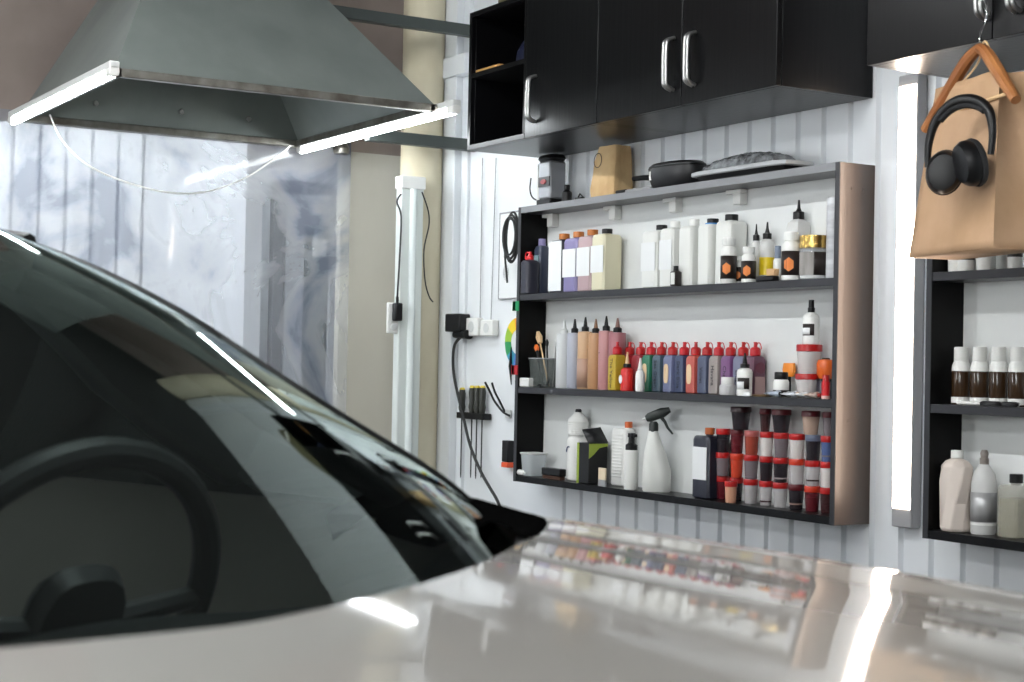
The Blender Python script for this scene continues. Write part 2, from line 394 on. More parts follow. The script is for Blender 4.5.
# ------------------------------------------------------------------ shelf units
UX0, UX1, VX0 = -4.917, -3.248, -2.925
ZB, ZT = EZ-.412, EZ+.567
S2, S1 = EZ-.075, EZ+.255; S3 = ZB+.022
def shelf_unit(x0, x1, label, side):
    t = thing('shelf_unit', label, 'shelf unit', (x0, 2.97, ZB), 0, 'black wall shelf units')
    W = x1-x0; D = .128; H = ZT-ZB
    MB().box(0, .018, .002, D, 0, H).build('side_panel', M['blackin'], t, bev=.001)
    MB().box(W-.018, W, .002, D, 0, H).build('side_panel', side, t, bev=.001)
    MB().box(.018, W-.018, D-.014, D, .02, H-.02).build('back_panel', M['backp'], t)
    for z in (0, S2-ZB-.022, S1-ZB-.022, H-.022):
        MB().box(.018, W-.018, .002, D-.014, z, z+.022).build('shelf_board', M['black'] if z < .1 else M['edge'], t, bev=.001)
    # front edging
    MB().box(0, .018, 0, .002, 0, H).build('edging', M['edge'], t)
    MB().box(W-.018, W, 0, .002, 0, H).build('edging', M['edge'], t)
    MB().box(.018, W-.018, 0, .002, H-.022, H).build('top_edging', mat('lit_edge', srgb(124, 125, 128), .35), t)  # lighter grey puts the lamplight from above into the top edge's colour
    return t
ua = shelf_unit(UX0, UX1, 'wide black wall shelf unit full of bottles, under the first cabinets', M['brown'])
ub = shelf_unit(VX0, VX0+1.67, 'black wall shelf unit cut by the picture edge, behind the hanging kraft bag', M['black'])
for cx, cy in ((548, 223), (610, 211), (670, 203), (734, 194)):
    q = on_y(cx, cy, 3.06)
    MB().box(q.x-.035-UX0, q.x+.035-UX0, .085, .113, ZT-.022-ZB-.012, ZT-.022-ZB).box(q.x-.0-UX0, q.x+.035-UX0, .085, .113, ZT-.022-ZB-.046, ZT-.022-ZB-.012).build('bracket', M['white'], ua, bev=.002)
for dx in (.03, .075):
    pass
for zz in (.30, .93):
    for dy in (.045, .085):
        MB().loft([(UX1-UX0, .005, .005), (UX1-UX0+.0015, .004, .004)], 12, axis='x', cx=dy, cy=zz-.02).build('screw_cap', M['brown'], ua)

# ------------------------------------------------------------------ cabinets
CY = 2.755; CZ = EZ+.7526; CH = .485
def handle(parent, x, z0, L=.15):
    mb = MB(); x += .030
    for dx in (-.007, .007):
        mb.tube(smooth_pts([(x+dx, -.002, z0), (x+dx, -.022, z0+.008), (x+dx, -.03, z0+.028), (x+dx, -.03, z0+L-.028), (x+dx, -.022, z0+L-.008), (x+dx, -.002, z0+L)], 4), .0056, 8)
    return mb.build('handle', M['steel'], parent, smooth=60)
def cabinet(x0, x1, label, doors, niche=None):
    t = thing('wall_cabinet', label, 'cabinet', (x0, CY, CZ), 0, 'black wall cabinets')
    W = x1-x0; D = YW-CY-.004; th = .018
    MB().box(0, th, .018, D, 0, CH).box(W-th, W, .018, D, 0, CH).box(th, W-th, .018, D, 0, th).box(th, W-th, .018, D, CH-th, CH).box(th, W-th, D-.01, D, th, CH-th).build('carcass', M['black'], t, bev=.001)
    if niche:
        MB().box(0, th, 0, .0179, 0, CH).box(th, niche+th, 0, .0179, 0, th).box(th, niche+th, 0, .0179, CH-th, CH).build('niche_frame', M['black'], t, bev=.001)
        MB().box(niche, niche+th, .003, D-.01, th, CH-th).build('divider', M['blackin'], t)
        MB().box(th, niche, .003, D-.01, .253, .269).build('niche_shelf', M['blackin'], t)
    for (a, b, hx) in doors:
        d = MB().box(a+.0015, b-.0015, .0, .017, .0, CH).build('door', M['black'], t, bev=.0015)
        h = handle(d, hx, .048, .15); h.location = (0, 0, 0)
    return t
XN, XA, XM, XE = -4.533, -4.106, -3.676, -3.261
cabinet(-4.919, XA, 'black wall cabinet with an open niche at its far end and one door', [(XN+4.919, XA+4.919, XN+4.919+.035)], XN+4.919-.018)
cabinet(XA, XE, 'black wall cabinet with two doors, their silver handles side by side', [(0, XM-XA, XM-XA-.07), (XM-XA, XE-XA, XM-XA+.03)])
cabinet(VX0, VX0+.81, 'black wall cabinet above the hanging wooden coat hanger', [(0, .40, .355), (.40, .81, .445)])
# things in the niche and on top
zs = CZ+.269
a = on_y(478, 73, CY+.02)
tag(MB().box(0, .16, 0, .13, 0, .012).build('sketchbook', mat('orange_cover', srgb(200, 150, 90), .6), loc=(-4.895, CY+.015, zs+.0005), bev=.001), 'thin pale orange book lying on the niche shelf of the cabinet', 'book')
t = thing('crumpled_wrapper', 'crumpled dark blue wrapper on the niche shelf behind the thin book', 'wrapper', (-4.66, CY+.10, zs))
mb = MB(); random.seed(3)
mb.loft([(.0, .05, .04), (.02, .065, .05), (.05, .05, .045), (.08, .06, .03), (.095, .02, .02)], 14)
for v in mb.v: v.x += random.uniform(-.008, .008); v.y += random.uniform(-.008, .008); 
mb.build('foil', mat('blue_foil', srgb(38, 42, 66), .3, metal=.4), t, smooth=20)
t = thing('olive_case', 'olive coloured soft case lying on top of the far cabinet', 'case', (-4.62, CY+.18, CZ+CH))
MB().loft([(0, .20, .13), (.01, .22, .15), (.10, .22, .15), (.13, .19, .13)], 32, k=5).build('body', mat('olive_cloth', srgb(92, 88, 60), .8, bump=(40, .3, (1, 1, 1))), t)
MB().tube([(-.12, -.155, .03), (.0, -.158, .10)], .008).build('strap', M['white'], t)

# ------------------------------------------------------------------ vessels
S1 += .0008; S2 += .0008; S3 += .0008; ZT += .0008
SHELF = {1: S1, 2: S2, 3: S3, 4: ZT}
LABELS = set()
def spot(cx, ytop, Y, row):
    P = on_y(cx, ytop, Y); z = SHELF[row]
    return P.x, z, P.z-z, mpp(P)
def box_bottle(x0px, x1px, Y0, dep, row, ytop_body, ybase, body, cap, capr, caph, label, cat='bottle', name='rectangular_bottle', group=None, lab=None, capx=None, topc=None, captint=None, shoulder=.012, k=7):
    ym = (ytop_body+ybase)/2
    X0 = on_y(x0px, ym, Y0).x; X1 = on_y(x1px, ym, Y0).x
    zt = on_y(x0px, ytop_body, Y0).z; z = SHELF[row]; h = zt-z; w = (X1-X0)-.004
    r = thing(name, label, cat, ((X0+X1)/2, Y0+dep/2, z), 0, group)
    a, b = w/2, dep/2
    MB().loft([(0, a-.004, b-.004), (.004, a, b), (h-shoulder, a, b), (h-.003, a*.93, b*.93), (h, a*.85, b*.85)], 32, k=k).build('body', body, r)
    cx = (capx or 0)
    MB().loft([(h-.001, capr*.8, capr*.8), (h+.006, capr*.8, capr*.8)], 16, cx=cx).build('neck', body, r)
    MB().cyl(capr, h+.004, h+.004+caph, 20, cx=cx).build('cap', cap, r)
    if lab:
        m, z0, z1, fr = lab
        MB().box(-a*fr, a*fr, -b-.0012, -b+.0005, h*z0, h*z1).build('label_sheet', m, r)
    return r, w, h
AMB = dict(
 lilac=pl(srgb(126, 118, 160)), navyg=pl(srgb(54, 60, 78)), orangecap=pl(srgb(178, 104, 36)), pink=pl(srgb(176, 150, 152)), dk=pl(srgb(44, 44, 56)),
 red=pl(srgb(200, 28, 34)), lid=pl(srgb(176, 26, 26), .3), blue=pl(srgb(70, 130, 190)))
G1 = 'square cornered bottles on the top shelf'
box_bottle(548, 561.8, 3.0, .075, 1, 241, 293, AMB['dk'], AMB['orangecap'], .019, .02, 'dark square bottle with white label and orange cap, next to the lilac ones', group=G1, lab=(M['paper'], .04, .98, .95))
box_bottle(562, 576, 3.0, .075, 1, 239, 293, AMB['lilac'], AMB['orangecap'], .019, .02, 'lilac square bottle with pale label and orange cap on the top shelf', group=G1, lab=(M['paper'], .28, .80, .96))
box_bottle(576, 590, 3.0, .075, 1, 237, 293, AMB['pink'], AMB['orangecap'], .019, .02, 'pinkish square bottle with white label and orange cap on the top shelf', group=G1, lab=(M['paper'], .28, .80, .96))
box_bottle(590, 603.5, 2.99, .08, 1, 235, 292, mat('cream_bottle', srgb(216, 210, 180), .35), M['blackp'], .018, .016, 'cream translucent square bottle with black cap, to the right of the orange-capped ones', group=G1, lab=(M['paper'], .32, .80, .96))
G1b = 'milky square bottles on the top shelf'
milk2 = M['milk']
box_bottle(640, 656, 3.0, .075, 1, 232, 290, milk2, M['blackp'], .018, .016, 'milky square bottle with black cap, first of the milky row', group=G1b, capx=.02, lab=(M['paper'], .3, .8, .9))
box_bottle(658, 672.5, 3.0, .075, 1, 229, 289, milk2, M['white'], .016, .02, 'milky square bottle with white cap, above the tiny black-capped bottle', group=G1b, lab=(M['paper'], .3, .8, .9))
box_bottle(677, 691, 3.0, .075, 1, 227, 288, milk2, M['white'], .016, .02, 'milky square bottle with white cap, just before the blue-collared bottle', group=G1b)
r, w, h = box_bottle(696, 709, 3.0, .075, 1, 225, 287, milk2, M['blackp'], .018, .015, 'milky square bottle with black cap on a blue collar', group=G1b)
MB().cyl(.024, h+.0005, h+.005, 20).build('collar', AMB['blue'], r)
box_bottle(713.5, 729, 3.005, .075, 1, 222, 286, milk2, M['blackp'], .02, .018, 'widest milky square bottle with black cap, behind the squeeze bottles with hexagon logo', group=G1b)
def rb(cx, wpx, ytop, Y, row, prof, body, label, parts=(), name='bottle', cat='bottle', group=None, k=2, n=28, ratio=1.):
    """round vessel. prof: (height fraction, radius fraction); parts: (name, material, [(hf, rf)...], k)"""
    X, z, H, s = spot(cx, ytop, Y, row); R = wpx*s/2; X = max(X, (-4.896 if X < -4 else -2.904)+R*1.03) if (X < -4 or X > -2.95) else X
    r = thing(name, label, cat, (X, Y, z), 0, group)
    e = .002
    MB().loft([(h*H, q*R, q*R*ratio) for h, q in prof], n, k=k).build('body', body, r)
    for p in parts:
        nm, m, pr = p[:3]
        MB().loft([(h*H, q*R, q*R*ratio) for h, q in pr], n, k=(p[3] if len(p) > 3 else 2)).build(nm, m, r)
    return r, R, H
def band(r, R, H, z0, z1, m, k=2, name='label_sheet', a0=0, n=28, ratio=1.):
    return MB().loft([(z0*H, R*1.012+.0003, (R*1.012+.0003)*ratio), (z1*H, R*1.012+.0003, (R*1.012+.0003)*ratio)], n, k=k, cap=False).build(name, m, r, solid=-.0005)
def wrapped(p, R, z0, z1, a0, a1, name, m):
    MB().grid([[(R*math.cos(a0+(a1-a0)*i/14), R*math.sin(a0+(a1-a0)*i/14), z) for i in range(15)] for z in (z0, z1)]).build(name, m, p, solid=-.0004)
def hexlogo(r, R, z, s):
    # orange hexagon emblem facing the room, bent round the bottle
    vs = [(0, 0)]+[(s*math.cos(PI/6+i*PI/3), s*1.25*math.sin(PI/6+i*PI/3)) for i in range(6)]
    q = R*1.012+.0016; base = -PI/2+.62
    P = [(q*math.cos(base+u/q), q*math.sin(base+u/q), z+v) for u, v in vs]
    MB().add(P, [(0, i, i % 6+1) for i in range(1, 7)]).build('emblem', M['orange'], r, smooth=0)
BODY = [(0, .9), (.02, 1), (.72, 1), (.80, .92), (.86, .5), (.88, .42)]
# left end of the top shelf
r, R, H = rb(528.5, 15.5, 252, 2.993, 1, [(0, .9), (.02, 1), (.74, 1), (.79, .8), (.81, .4)], AMB['dk'], 'short dark bottle with a red flip cap at the far end of the top shelf',
   [('cap', AMB['red'], [(.80, .48), (.9, .48), (.91, .3), (.95, .2), (1, .2)])], k=4, group=None)
MB().tube([(math.cos(u)*.014+.0-.012, -.004, H*.9+math.sin(u)*.014) for u in [i*PI/8 for i in range(13)]], .0025, 6).build('cap_strap', AMB['red'], r)
r, R, H = rb(542, 13, 239, 3.045, 1, [(0, .9), (.02, 1), (.8, 1), (.86, .8), (.88, .5)], AMB['navyg'], 'slate blue bottle with a lilac cap beside the red-capped bottle',
   [('cap', AMB['lilac'], [(.87, .58), (1, .55)])], k=4)
MB().box(-R*.6, R*.6, -R-.0015, -R+.002, H*.3, H*.7).build('label_sheet', mat('teal_label', srgb(150, 176, 180), .6), r)
# small things in front on the top shelf
r, R, H = rb(676, 10, 266, 2.985, 1, [(0, .95), (.04, 1), (.7, 1), (.76, .6)], M['darklabel'], 'tiny dark bottle with a black cap standing before the milky bottles', [('cap', M['blackp'], [(.75, .55), (1, .52)])], k=3, name='small_bottle')
MB().box(-R*.3, R*.9, -R-.001, -R+.001, H*.08, H*.66).build('label_sheet', M['milk'], r)
def label_bottle(cx, w, ytop, Y, label, name='squeeze_bottle'):
    r, R, H = rb(cx, w, ytop, Y, 1, [(0, .92), (.02, 1), (.66, 1), (.74, .95), (.80, .72), (.82, .68)], M['white'], label, [('cap', M['white'], [(.815, .74), (.825, .8), (.98, .8), (1, .76)])], name=name, group='white bottles with dark hexagon labels')
    band(r, R, H, .10, .60, M['darklabel']); hexlogo(r, R, H*.32, R*.62)
    mb = MB()
    for i in range(24):
        u = 2*PI*i/24; mb.tube([(R*.81*math.cos(u), R*.81*math.sin(u), H*.84), (R*.81*math.cos(u), R*.81*math.sin(u), H*.97)], .0008, 4)
    mb.build('grip', M['housing'], r)
label_bottle(729, 15.5, 237.5, 3.0, 'white squeeze bottle with dark orange-hexagon label, tallest of the three at the milky bottles')
label_bottle(739.5, 10.5, 256, 3.042, 'small white bottle with orange-hexagon label, tucked behind the front one', 'small_bottle')
label_bottle(749, 14.5, 247, 2.997, 'short white bottle with dark orange-hexagon label, in front of the black nozzle bottles')
label_bottle(791.5, 18.5, 232, 3.0, 'largest white bottle with orange-hexagon label, beside the gold-lidded jar')
def nozzle_bottle(cx, w, ytop, Y, row, body, label, tip=None, bh=.62, name='nozzle_bottle', group=None, fluid=None, tipc=None, k=2):
    tip = tip or M['blackp']
    r, R, H = rb(cx, w, ytop, Y, row, [(0, .93), (.015, 1), (bh, 1), (bh+.06, .9), (bh+.10, .5), (bh+.11, .45)], body, label,
        [('nozzle_cap', tip, [(bh+.10, .6), (bh+.19, .6), (bh+.20, .42)]), ('nozzle', tipc or tip, [(bh+.20, .34), (.9, .18), (1, .1)])], name=name, group=group, k=k)
    if fluid: MB().loft([(.01*H, R*.9, R*.9), (fluid[1]*H, R*.9, R*.9)], 24).build('liquid', fluid[0], r)
    return r, R, H
nozzle_bottle(756.5, 11, 224, 3.055, 1, M['semic'], 'clear bottle with tall black nozzle, left of the yellow-filled one', group='black nozzle bottles on the top shelf')
r, R, H = nozzle_bottle(767.5, 15, 222, 3.055, 1, M['semic'], 'clear nozzle bottle holding bright yellow liquid', group='black nozzle bottles on the top shelf')
MB().loft([(.13*H, R*1.01, R*1.01), (.42*H, R*1.01, R*1.01)], 24).build('liquid', pl(srgb(216, 186, 20)), r)
rb(778, 9, 246, 3.05, 1, [(0, .95), (.03, 1), (.6, 1), (.66, .7)], M['milk'], 'little bottle with grey blue cap beside the yellow-filled bottle', [('cap', pl(srgb(120, 132, 150)), [(.64, .72), (1, .66)])], name='small_bottle')
# brush
X, z, H, s = spot(769, 268, 2.992, 1)
t = thing('scrubbing_brush', 'small dark brush with pale bristles lying on the top shelf', 'brush', (X-.005, 2.997, z))
MB().box(-.045, .03, -.014, .014, .0, .016).build('back', M['blackp'], t, bev=.004)
mb = MB()
for i in range(12):
    for j in range(3): mb.tube([(-.0+i*.0028, -.008+j*.008, .016), (-.0+i*.0029, -.009+j*.009, .036)], .0012, 5)
mb.build('bristles', M['pale'], t)
r, R, H = nozzle_bottle(799, 19, 200, 3.056, 1, M['semic'], 'tall clear square bottle with black nozzle standing behind the hexagon bottle and jar', k=6, bh=.66)
# jar
X, z, H, s = spot(814.5, 236, 3.03, 1); R = 33*s/2*.92
t = thing('glass_jar', 'wide glass jar with a gold screw lid on the top shelf', 'jar', (X, 3.03, z))
MB().loft([(0, R*.9, R*.9), (.004, R*.95, R*.95), (H*.68, R*.95, R*.95), (H*.74, R*.85, R*.85)], 36).build('body', M['jarglass'], t)
MB().loft([(.004, R*.88, R*.88), (H*.22, R*.88, R*.88)], 32).build('contents', M['white'], t)
MB().loft([(H*.10, R*.965, R*.965), (H*.62, R*.965, R*.965)], 36, cap=False).build('label_sheet', mat('grey_label', srgb(170, 166, 162), .5, var=(srgb(120, 116, 112), 22, (1, 1, .15))), t)
wrapped(t, R*.975, H*.10, H*.62, -.75, .5, 'dark_label_sheet', M['darklabel'])
MB().loft([(H*.72, R*.98, R*.98), (H*.80, R*1.0, R*1.0), (H*.85, R*.95, R*.95), (H*.93, R*1.0, R*1.0), (H, R*.97, R*.97)], 40).build('lid', M['goldm'], t)
r, R, H = rb(834, 14, 198, 3.045, 1, [(0, .95), (.01, 1), (.98, 1), (1, .95)], mat('white_can', srgb(210, 212, 214), .3, var=(srgb(160, 160, 165), 10, (1, 1, 3))), 'tall white canister half hidden behind the front edge at the copper side', [('lid', M['steel'], [(1, .9), (1.01, .85)])], name='canister', cat='canister')

# ---- middle shelf: tall tattoo-style ink bottles
G2 = 'tall nozzle bottles on the middle shelf'
def tall(cx, w, ytop, label, c, tip='blackp', tipc=None, Y=3.03):
    m_ = M[tip]
    return rb(cx, w, ytop, Y, 2, [(0, .95), (.012, 1), (.775, 1), (.795, .95), (.80, .45)], mat('tall_body', c, .35), label,
        [('nozzle_cap', m_, [(.795, .50), (.855, .50), (.87, .34)]), ('nozzle', tipc or m_, [(.865, .30), (.94, .2), (1, .1)])], name='nozzle_bottle', group=G2)
r, R, H = tall(564.5, 15.5, 320, 'tall white nozzle bottle with clear cap, first of the tall row', srgb(201, 203, 203), 'housing', Y=3.02)
r, R, H = tall(575, 14.5, 319, 'tall pale grey nozzle bottle with black cap, second of the tall row', srgb(171, 174, 185))
r, R, H = tall(585.6, 15, 317, 'tall peach nozzle bottle with black cap', srgb(199, 163, 127)); band(r, R, H, .02, .42, mat('tan_band', srgb(176, 142, 122), .4))
r, R, H = tall(596, 15, 319, 'tall sandy tan nozzle bottle with a wooden-coloured tip', srgb(185, 140, 100), tipc=pl(srgb(126, 90, 63)))
r, R, H = tall(606.5, 15, 316, 'tall dusty pink nozzle bottle with black cap', srgb(183, 131, 131))
MB().loft([(0, .002, .002), (.001, .002, .002)], 8, axis='y').build('spot_mark', M['ink'], r, loc=(-.003, -R-.001, H*.5))
r, R, H = tall(617.8, 17.5, 318, 'tall mauve pink nozzle bottle beside the yellow ink', srgb(158, 100, 106), tipc=pl(srgb(126, 90, 81)))
# ---- ink bottles with red caps
G3 = 'square ink bottles with red caps'
inks = [(617.5, srgb(181, 154, 41), 'bright yellow square ink bottle with red cap and handwritten name', 'The Yellow', None),
 (630, srgb(151, 35, 41), 'red square ink bottle behind the little red glue bottle', None, None),
 (641, srgb(147, 44, 54), 'crimson square ink bottle behind the little white dropper bottle', None, None),
 (651.3, srgb(34, 107, 79), 'green square ink bottle with a cream sticker', None, 'st'),
 (661.8, srgb(66, 83, 96), 'slate teal square ink bottle between the green and the lavender', 'Sea Green', None),
 (673, srgb(108, 114, 145), 'lavender blue square ink bottle with an oval cream sticker', None, 'st'),
 (684.6, srgb(54, 64, 95), 'navy square ink bottle with black handwriting, left of the coral one', 'Dark Blue', None),
 (696, srgb(183, 83, 71), 'coral square ink bottle with a cream sticker', None, 'st'),
 (707.5, srgb(74, 81, 104), 'grey blue square ink bottle right of the coral one', 'Violet', None),
 (719, srgb(143, 134, 130), 'beige square ink bottle with bold black lettering', 'Havana', None),
 (731, srgb(112, 70, 115), 'purple square ink bottle with red cap', 'Cherry', None),
 (743.5, srgb(112, 114, 136), 'pale grey blue ink bottle behind the white dropper bottle', 'Blue', None),
 (755.5, srgb(94, 54, 73), 'plum square ink bottle with red cap at the end of the ink row', None, 'plum')]
cream = mat('cream_sticker', srgb(226, 198, 160), .6)
for i, (cx, c, lb, tx, st) in enumerate(inks):
    Y = 2.998 if i == 0 else 3.05; X, z, H, s = spot(cx, 342, Y, 2); a = .0235; bh = H*.74
    r = thing('ink_bottle', lb, 'ink bottle', (X, Y, z), 0, G3)
    bm = mat('ink_body', c, .35)
    MB().loft([(0, a-.003, a-.003), (.003, a, a), (bh-.012, a, a), (bh-.002, a*.82, a*.82), (bh, a*.5, a*.5)], 28, k=6).build('body', bm, r)
    cm = AMB['lid'] if i % 3 else pl(srgb(186, 24, 34))
    MB().loft([(bh, .0135, .0135), (bh+.002, .0158, .0158), (bh+.020, .0158, .0158), (bh+.025, .011, .011), (bh+.026, .006, .006), (H-.004, .0045, .0045), (H-.003, .006, .006), (H, .0055, .0055)], 20).build('cap', cm, r)
    if i not in (0, 7):
        MB().tube([(.006+.013*(1-math.cos(u))*.9, -.002, bh+.020+.019*math.sin(u)+.0) for u in [k*PI/8 for k in range(9)]], .0016, 6).build('cap_strap', cm, r)
    if tx: text(tx, .021, M['ink'], r, (0, -a-.0006, bh*.48), DOWN)
    if st == 'st':
        MB().loft([(-a-.0012, .012, bh*.26), (-a+.0003, .012, bh*.26)], 20, k=3.5, axis='y').build('sticker', cream, r, loc=(-.002, 0, bh*.5))
    if st == 'plum':
        MB().box(a-.0003, a+.0012, -.019, .019, bh*.05, bh*.48).build('label_sheet', mat('mauve_label', srgb(172, 144, 142), .6), r)
        MB().loft([(a-.0003, .018, .017), (a+.0014, .018, .017)], 20, axis='x').build('stamp', pl(srgb(98, 34, 58)), r, loc=(0, 0, bh*.7))
# small bottles before the inks
r, R, H = nozzle_bottle(627.5, 13, 352, 2.99, 2, pl(srgb(206, 30, 28)), 'little red glue bottle with white round label and black nozzle', bh=.50, name='glue_bottle', tipc=M['pale'])
MB().loft([(-R-.0012, .009, .014), (-R+.004, .009, .014)], 20, axis='y').build('label_sheet', M['paper'], r, loc=(-.006, .0, H*.3))
rb(640.5, 9.5, 358, 2.99, 2, [(0, .9), (.02, 1), (.5, 1), (.6, .8), (.64, .5), (.68, .5), (1, .18)], M['white'], 'little white dropper bottle with pointed tip before the crimson ink', [('collar', M['housing'], [(.62, .6), (.68, .6)])], name='dropper_bottle')
X, z, H, s = spot(726, 377, 2.99, 2); R = 19*s/2*.82
t = thing('cream_jar', 'small white jar with white screw lid before the beige and purple inks', 'jar', (X, 2.997, z))
MB().loft([(0, R*.9, R*.9), (.004, R, R), (H*.5, R, R), (H*.62, R*.78, R*.78)], 28, k=2.6).build('body', M['semic'], t)
MB().loft([(H*.6, R*.82, R*.82), (H*.64, R*.86, R*.86), (H*.97, R*.86, R*.86), (H, R*.8, R*.8)], 28).build('lid', M['white'], t)
X, z, H, s = spot(745, 353, 2.992, 2)
r, R, H = nozzle_bottle(745, 15.5, 353, 2.992, 2, M['white'], 'white dropper bottle with black nozzle and square black label before the inks', bh=.55, name='dropper_bottle')
wrapped(r, R+.0006, H*.16, H*.42, -1.75, -.05, 'label_sheet', M['darklabel']); wrapped(r, R+.0014, H*.16, H*.33, -1.75, -.75, 'label_patch', M['paper'])
t = thing('palette_tray', 'small flat tan tray lying by the black-lidded jar', 'tray', (on_y(763, 392, 3.0).x, 3.0, S2))
MB().loft([(0, .028, .018), (.005, .032, .022), (.0055, .028, .018), (.003, .026, .016)], 24, k=4).build('dish', pl(srgb(150, 124, 92)), t)
X, z, H, s = spot(780, 372, 3.02, 2); R = 16*s/2
t = thing('ink_jar', 'low white jar with black lid, beside the crumpled paint tubes', 'jar', (X, 3.025, z))
MB().loft([(0, R*.92, R*.92), (.003, R, R), (H*.6, R, R), (H*.7, R*.85, R*.85)], 28).build('body', M['white'], t)
MB().loft([(H*.02, R*1.01, R*1.01), (H*.28, R*1.01, R*1.01)], 28, cap=False).build('label_sheet', M['darklabel'], t)
MB().loft([(H*.68, R*.8, R*.8), (H*.72, R*.86, R*.86), (H*.97, R*.86, R*.86), (H, R*.8, R*.8)], 28).build('lid', M['blackp'], t)
X, z, H, s = spot(788, 363, 3.065, 2)
t = thing('orange_clip', 'orange clip poking up behind the black-lidded jar', 'clip', (X, 3.07, z))
MB().cyl(.006, 0, H*.6, 12).build('stem', M['blackp'], t)
MB().loft([(H*.6, .018, .007), (H*.8, .026, .009), (H, .022, .007)], 16, k=3).build('grip', pl(srgb(232, 138, 40)), t)
def cup(cx, wpx, ytop, ybase, Y, z, bodym, lidm, label, group='plastic cups with red lids', fill=None, lidpx=None, H=None, ratio=.84):
    P = on_y(cx, ytop, Y); s = mpp(P); H = H or (ybase-ytop)*s; R = wpx*s/2
    r = thing('lidded_cup', label, 'plastic cup', (P.x, Y, z), 0, group)
    lh = H*.24
    MB().loft([(0, R*ratio*.90, R*ratio*.90), (.002, R*ratio*.95, R*ratio*.95), (H-lh*.6, R*.95, R*.95)], 28).build('body', bodym, r)
    MB().loft([(H-lh, R*.97, R*.97), (H-lh+.001, R*1.0, R*1.0), (H-.002, R*1.0, R*1.0), (H, R*.96, R*.96)], 32).build('lid', lidm, r)
    if fill: MB().loft([(.002, R*ratio*.93, R*ratio*.93), (H*fill[1], R*(ratio+(.95-ratio)*fill[1])*.975, R*(ratio+(.95-ratio)*fill[1])*.975)], 28).build('contents', fill[0], r)
    return r, H, R
clr = M['semic']
wl = clearish('cup_clear', srgb(220, 216, 214), .25, .25)
r, h1_, R1 = cup(807.5, 24, 371, 390, 3.03, S2, wl, AMB['lid'], 'wide clear cup with red lid, lower of the two on the middle shelf', fill=(pl(srgb(214, 190, 190)), .45), H=.068)
r, h2_, R2 = cup(809.5, 26, 344, 371, 3.03, S2+h1_, wl, AMB['lid'], 'wide clear cup with red lid, stacked under the white spray bottle', fill=(pl(srgb(216, 176, 172)), .5), H=.082)
zz = S2+h1_+h2_
P = on_y(811.5, 300, 3.03); s = mpp(P); H = P.z-zz; R = 17*s/2
t = thing('spray_bottle', 'small white spray bottle with black top, standing on the stacked cups', 'bottle', (P.x, 3.03, zz))
MB().loft([(0, R*.94, R*.94), (.002, R, R), (H*.58, R, R), (H*.66, R*.85, R*.85), (H*.72, R*.42, R*.42)], 28).build('body', M['white'], t)
MB().loft([(H*.70, R*.42, R*.42), (H*.82, R*.42, R*.42), (H*.83, R*.34, R*.34), (H, R*.32, R*.32)], 20).build('pump', M['blackp'], t)
wrapped(t, R+.0006, H*.20, H*.46, -1.9, -.35, 'label_sheet', M['darklabel']); wrapped(t, R+.0014, H*.22, H*.37, -1.9, -.85, 'label_patch', M['paper'])
P = on_y(826, 364, 3.05); s = mpp(P)
t = thing('orange_pot', 'round orange pot standing on a dark tin at the end of the middle shelf', 'pot', (P.x-.006, 3.055, S2+.055))
MB().loft([(0, .018, .018), (.012, .025, .025), (.04, .027, .027), (.052, .023, .023), (.054, .018, .018)], 28).build('body', clearish('amber_pot', srgb(226, 104, 40), .3, .1), t)
MB().loft([(.054, .012, .012), (.058, .010, .010)], 20).build('mouth', M['blackp'], t)
t = thing('dark_tin', 'small dark tin below the round orange pot', 'tin', (P.x-.006, 3.055, S2))
MB().cyl(.025, 0, .050, 28).build('body', pl(srgb(46, 40, 50)), t)
MB().cyl(.0258, .048, .055, 28).build('lid', M['blackp'], t)
P = on_y(828.5, 378, 2.99); s = mpp(P)
t = thing('red_marker', 'short red marker tube standing at the right end of the middle shelf', 'marker', (P.x-.012, 2.992, S2))
MB().cyl(.0115, 0, .048, 20).build('body', AMB['red'], t); MB().cyl(.0118, 0.0, .010, 20).build('foot', pl(srgb(220, 180, 170)), t)
MB().cyl(.0095, .048, .066, 20).build('cap', AMB['lid'], t)
# crumpled paint tubes
def paint_tube(X, Y, z, rot, L, c, capc, label):
    r = thing('paint_tube', label, 'paint tube', (X, Y, z), rot, 'crumpled paint tubes on the middle shelf')
    secs = [(0, .013, .001), (L*.12, .014, .004), (L*.2, .012, .0035), (L*.36, .0125, .0075), (L*.5, .011, .006), (L*.66, .0105, .0088), (L*.8, .0095, .0095), (L*.86, .0045, .0045)]
    mb = MB().loft([(h, a, b, 0, 0) for h, a, b in secs], 16, axis='x')
    for v in mb.v: v.z += .0102+random.uniform(-.0006, .0006)
    mb.build('body', mat('foil_tube', c, .3, metal=.5), r)
    MB().loft([(L*.85, .0055, .0055), (L, .005, .005)], 14, axis='x', cy=.0102).build('cap', capc, r)
for X_, Y_, z_, rt, L, c, cc, lb in ((783, 2.986, 0, .15, .060, srgb(214, 216, 222), M['pale'], 'silver paint tube lying lowest, pointing right along the shelf edge'),
        (767, 2.988, .0, -.05, .07, srgb(190, 200, 214), M['blackp'], 'pale blue crumpled paint tube at the foot of the black-lidded jar'),
        (796, 2.988, .0, .2, .055, srgb(226, 226, 226), pl(srgb(176, 104, 60)), 'white paint tube with brown cap before the stacked cups'),
        (806, 2.982, .0, .1, .055, srgb(200, 180, 168), pl(srgb(150, 40, 30)), 'small rusty paint tube nearest the red marker')):
    X0 = on_y(X_, 392, Y_).x
    paint_tube(X0, Y_, S2+z_, rt, L, c, cc, lb)
t = thing('folded_paper', 'small folded white paper under the white dropper bottle label', 'paper', (on_y(738, 393, 2.975).x, 2.973, S2))
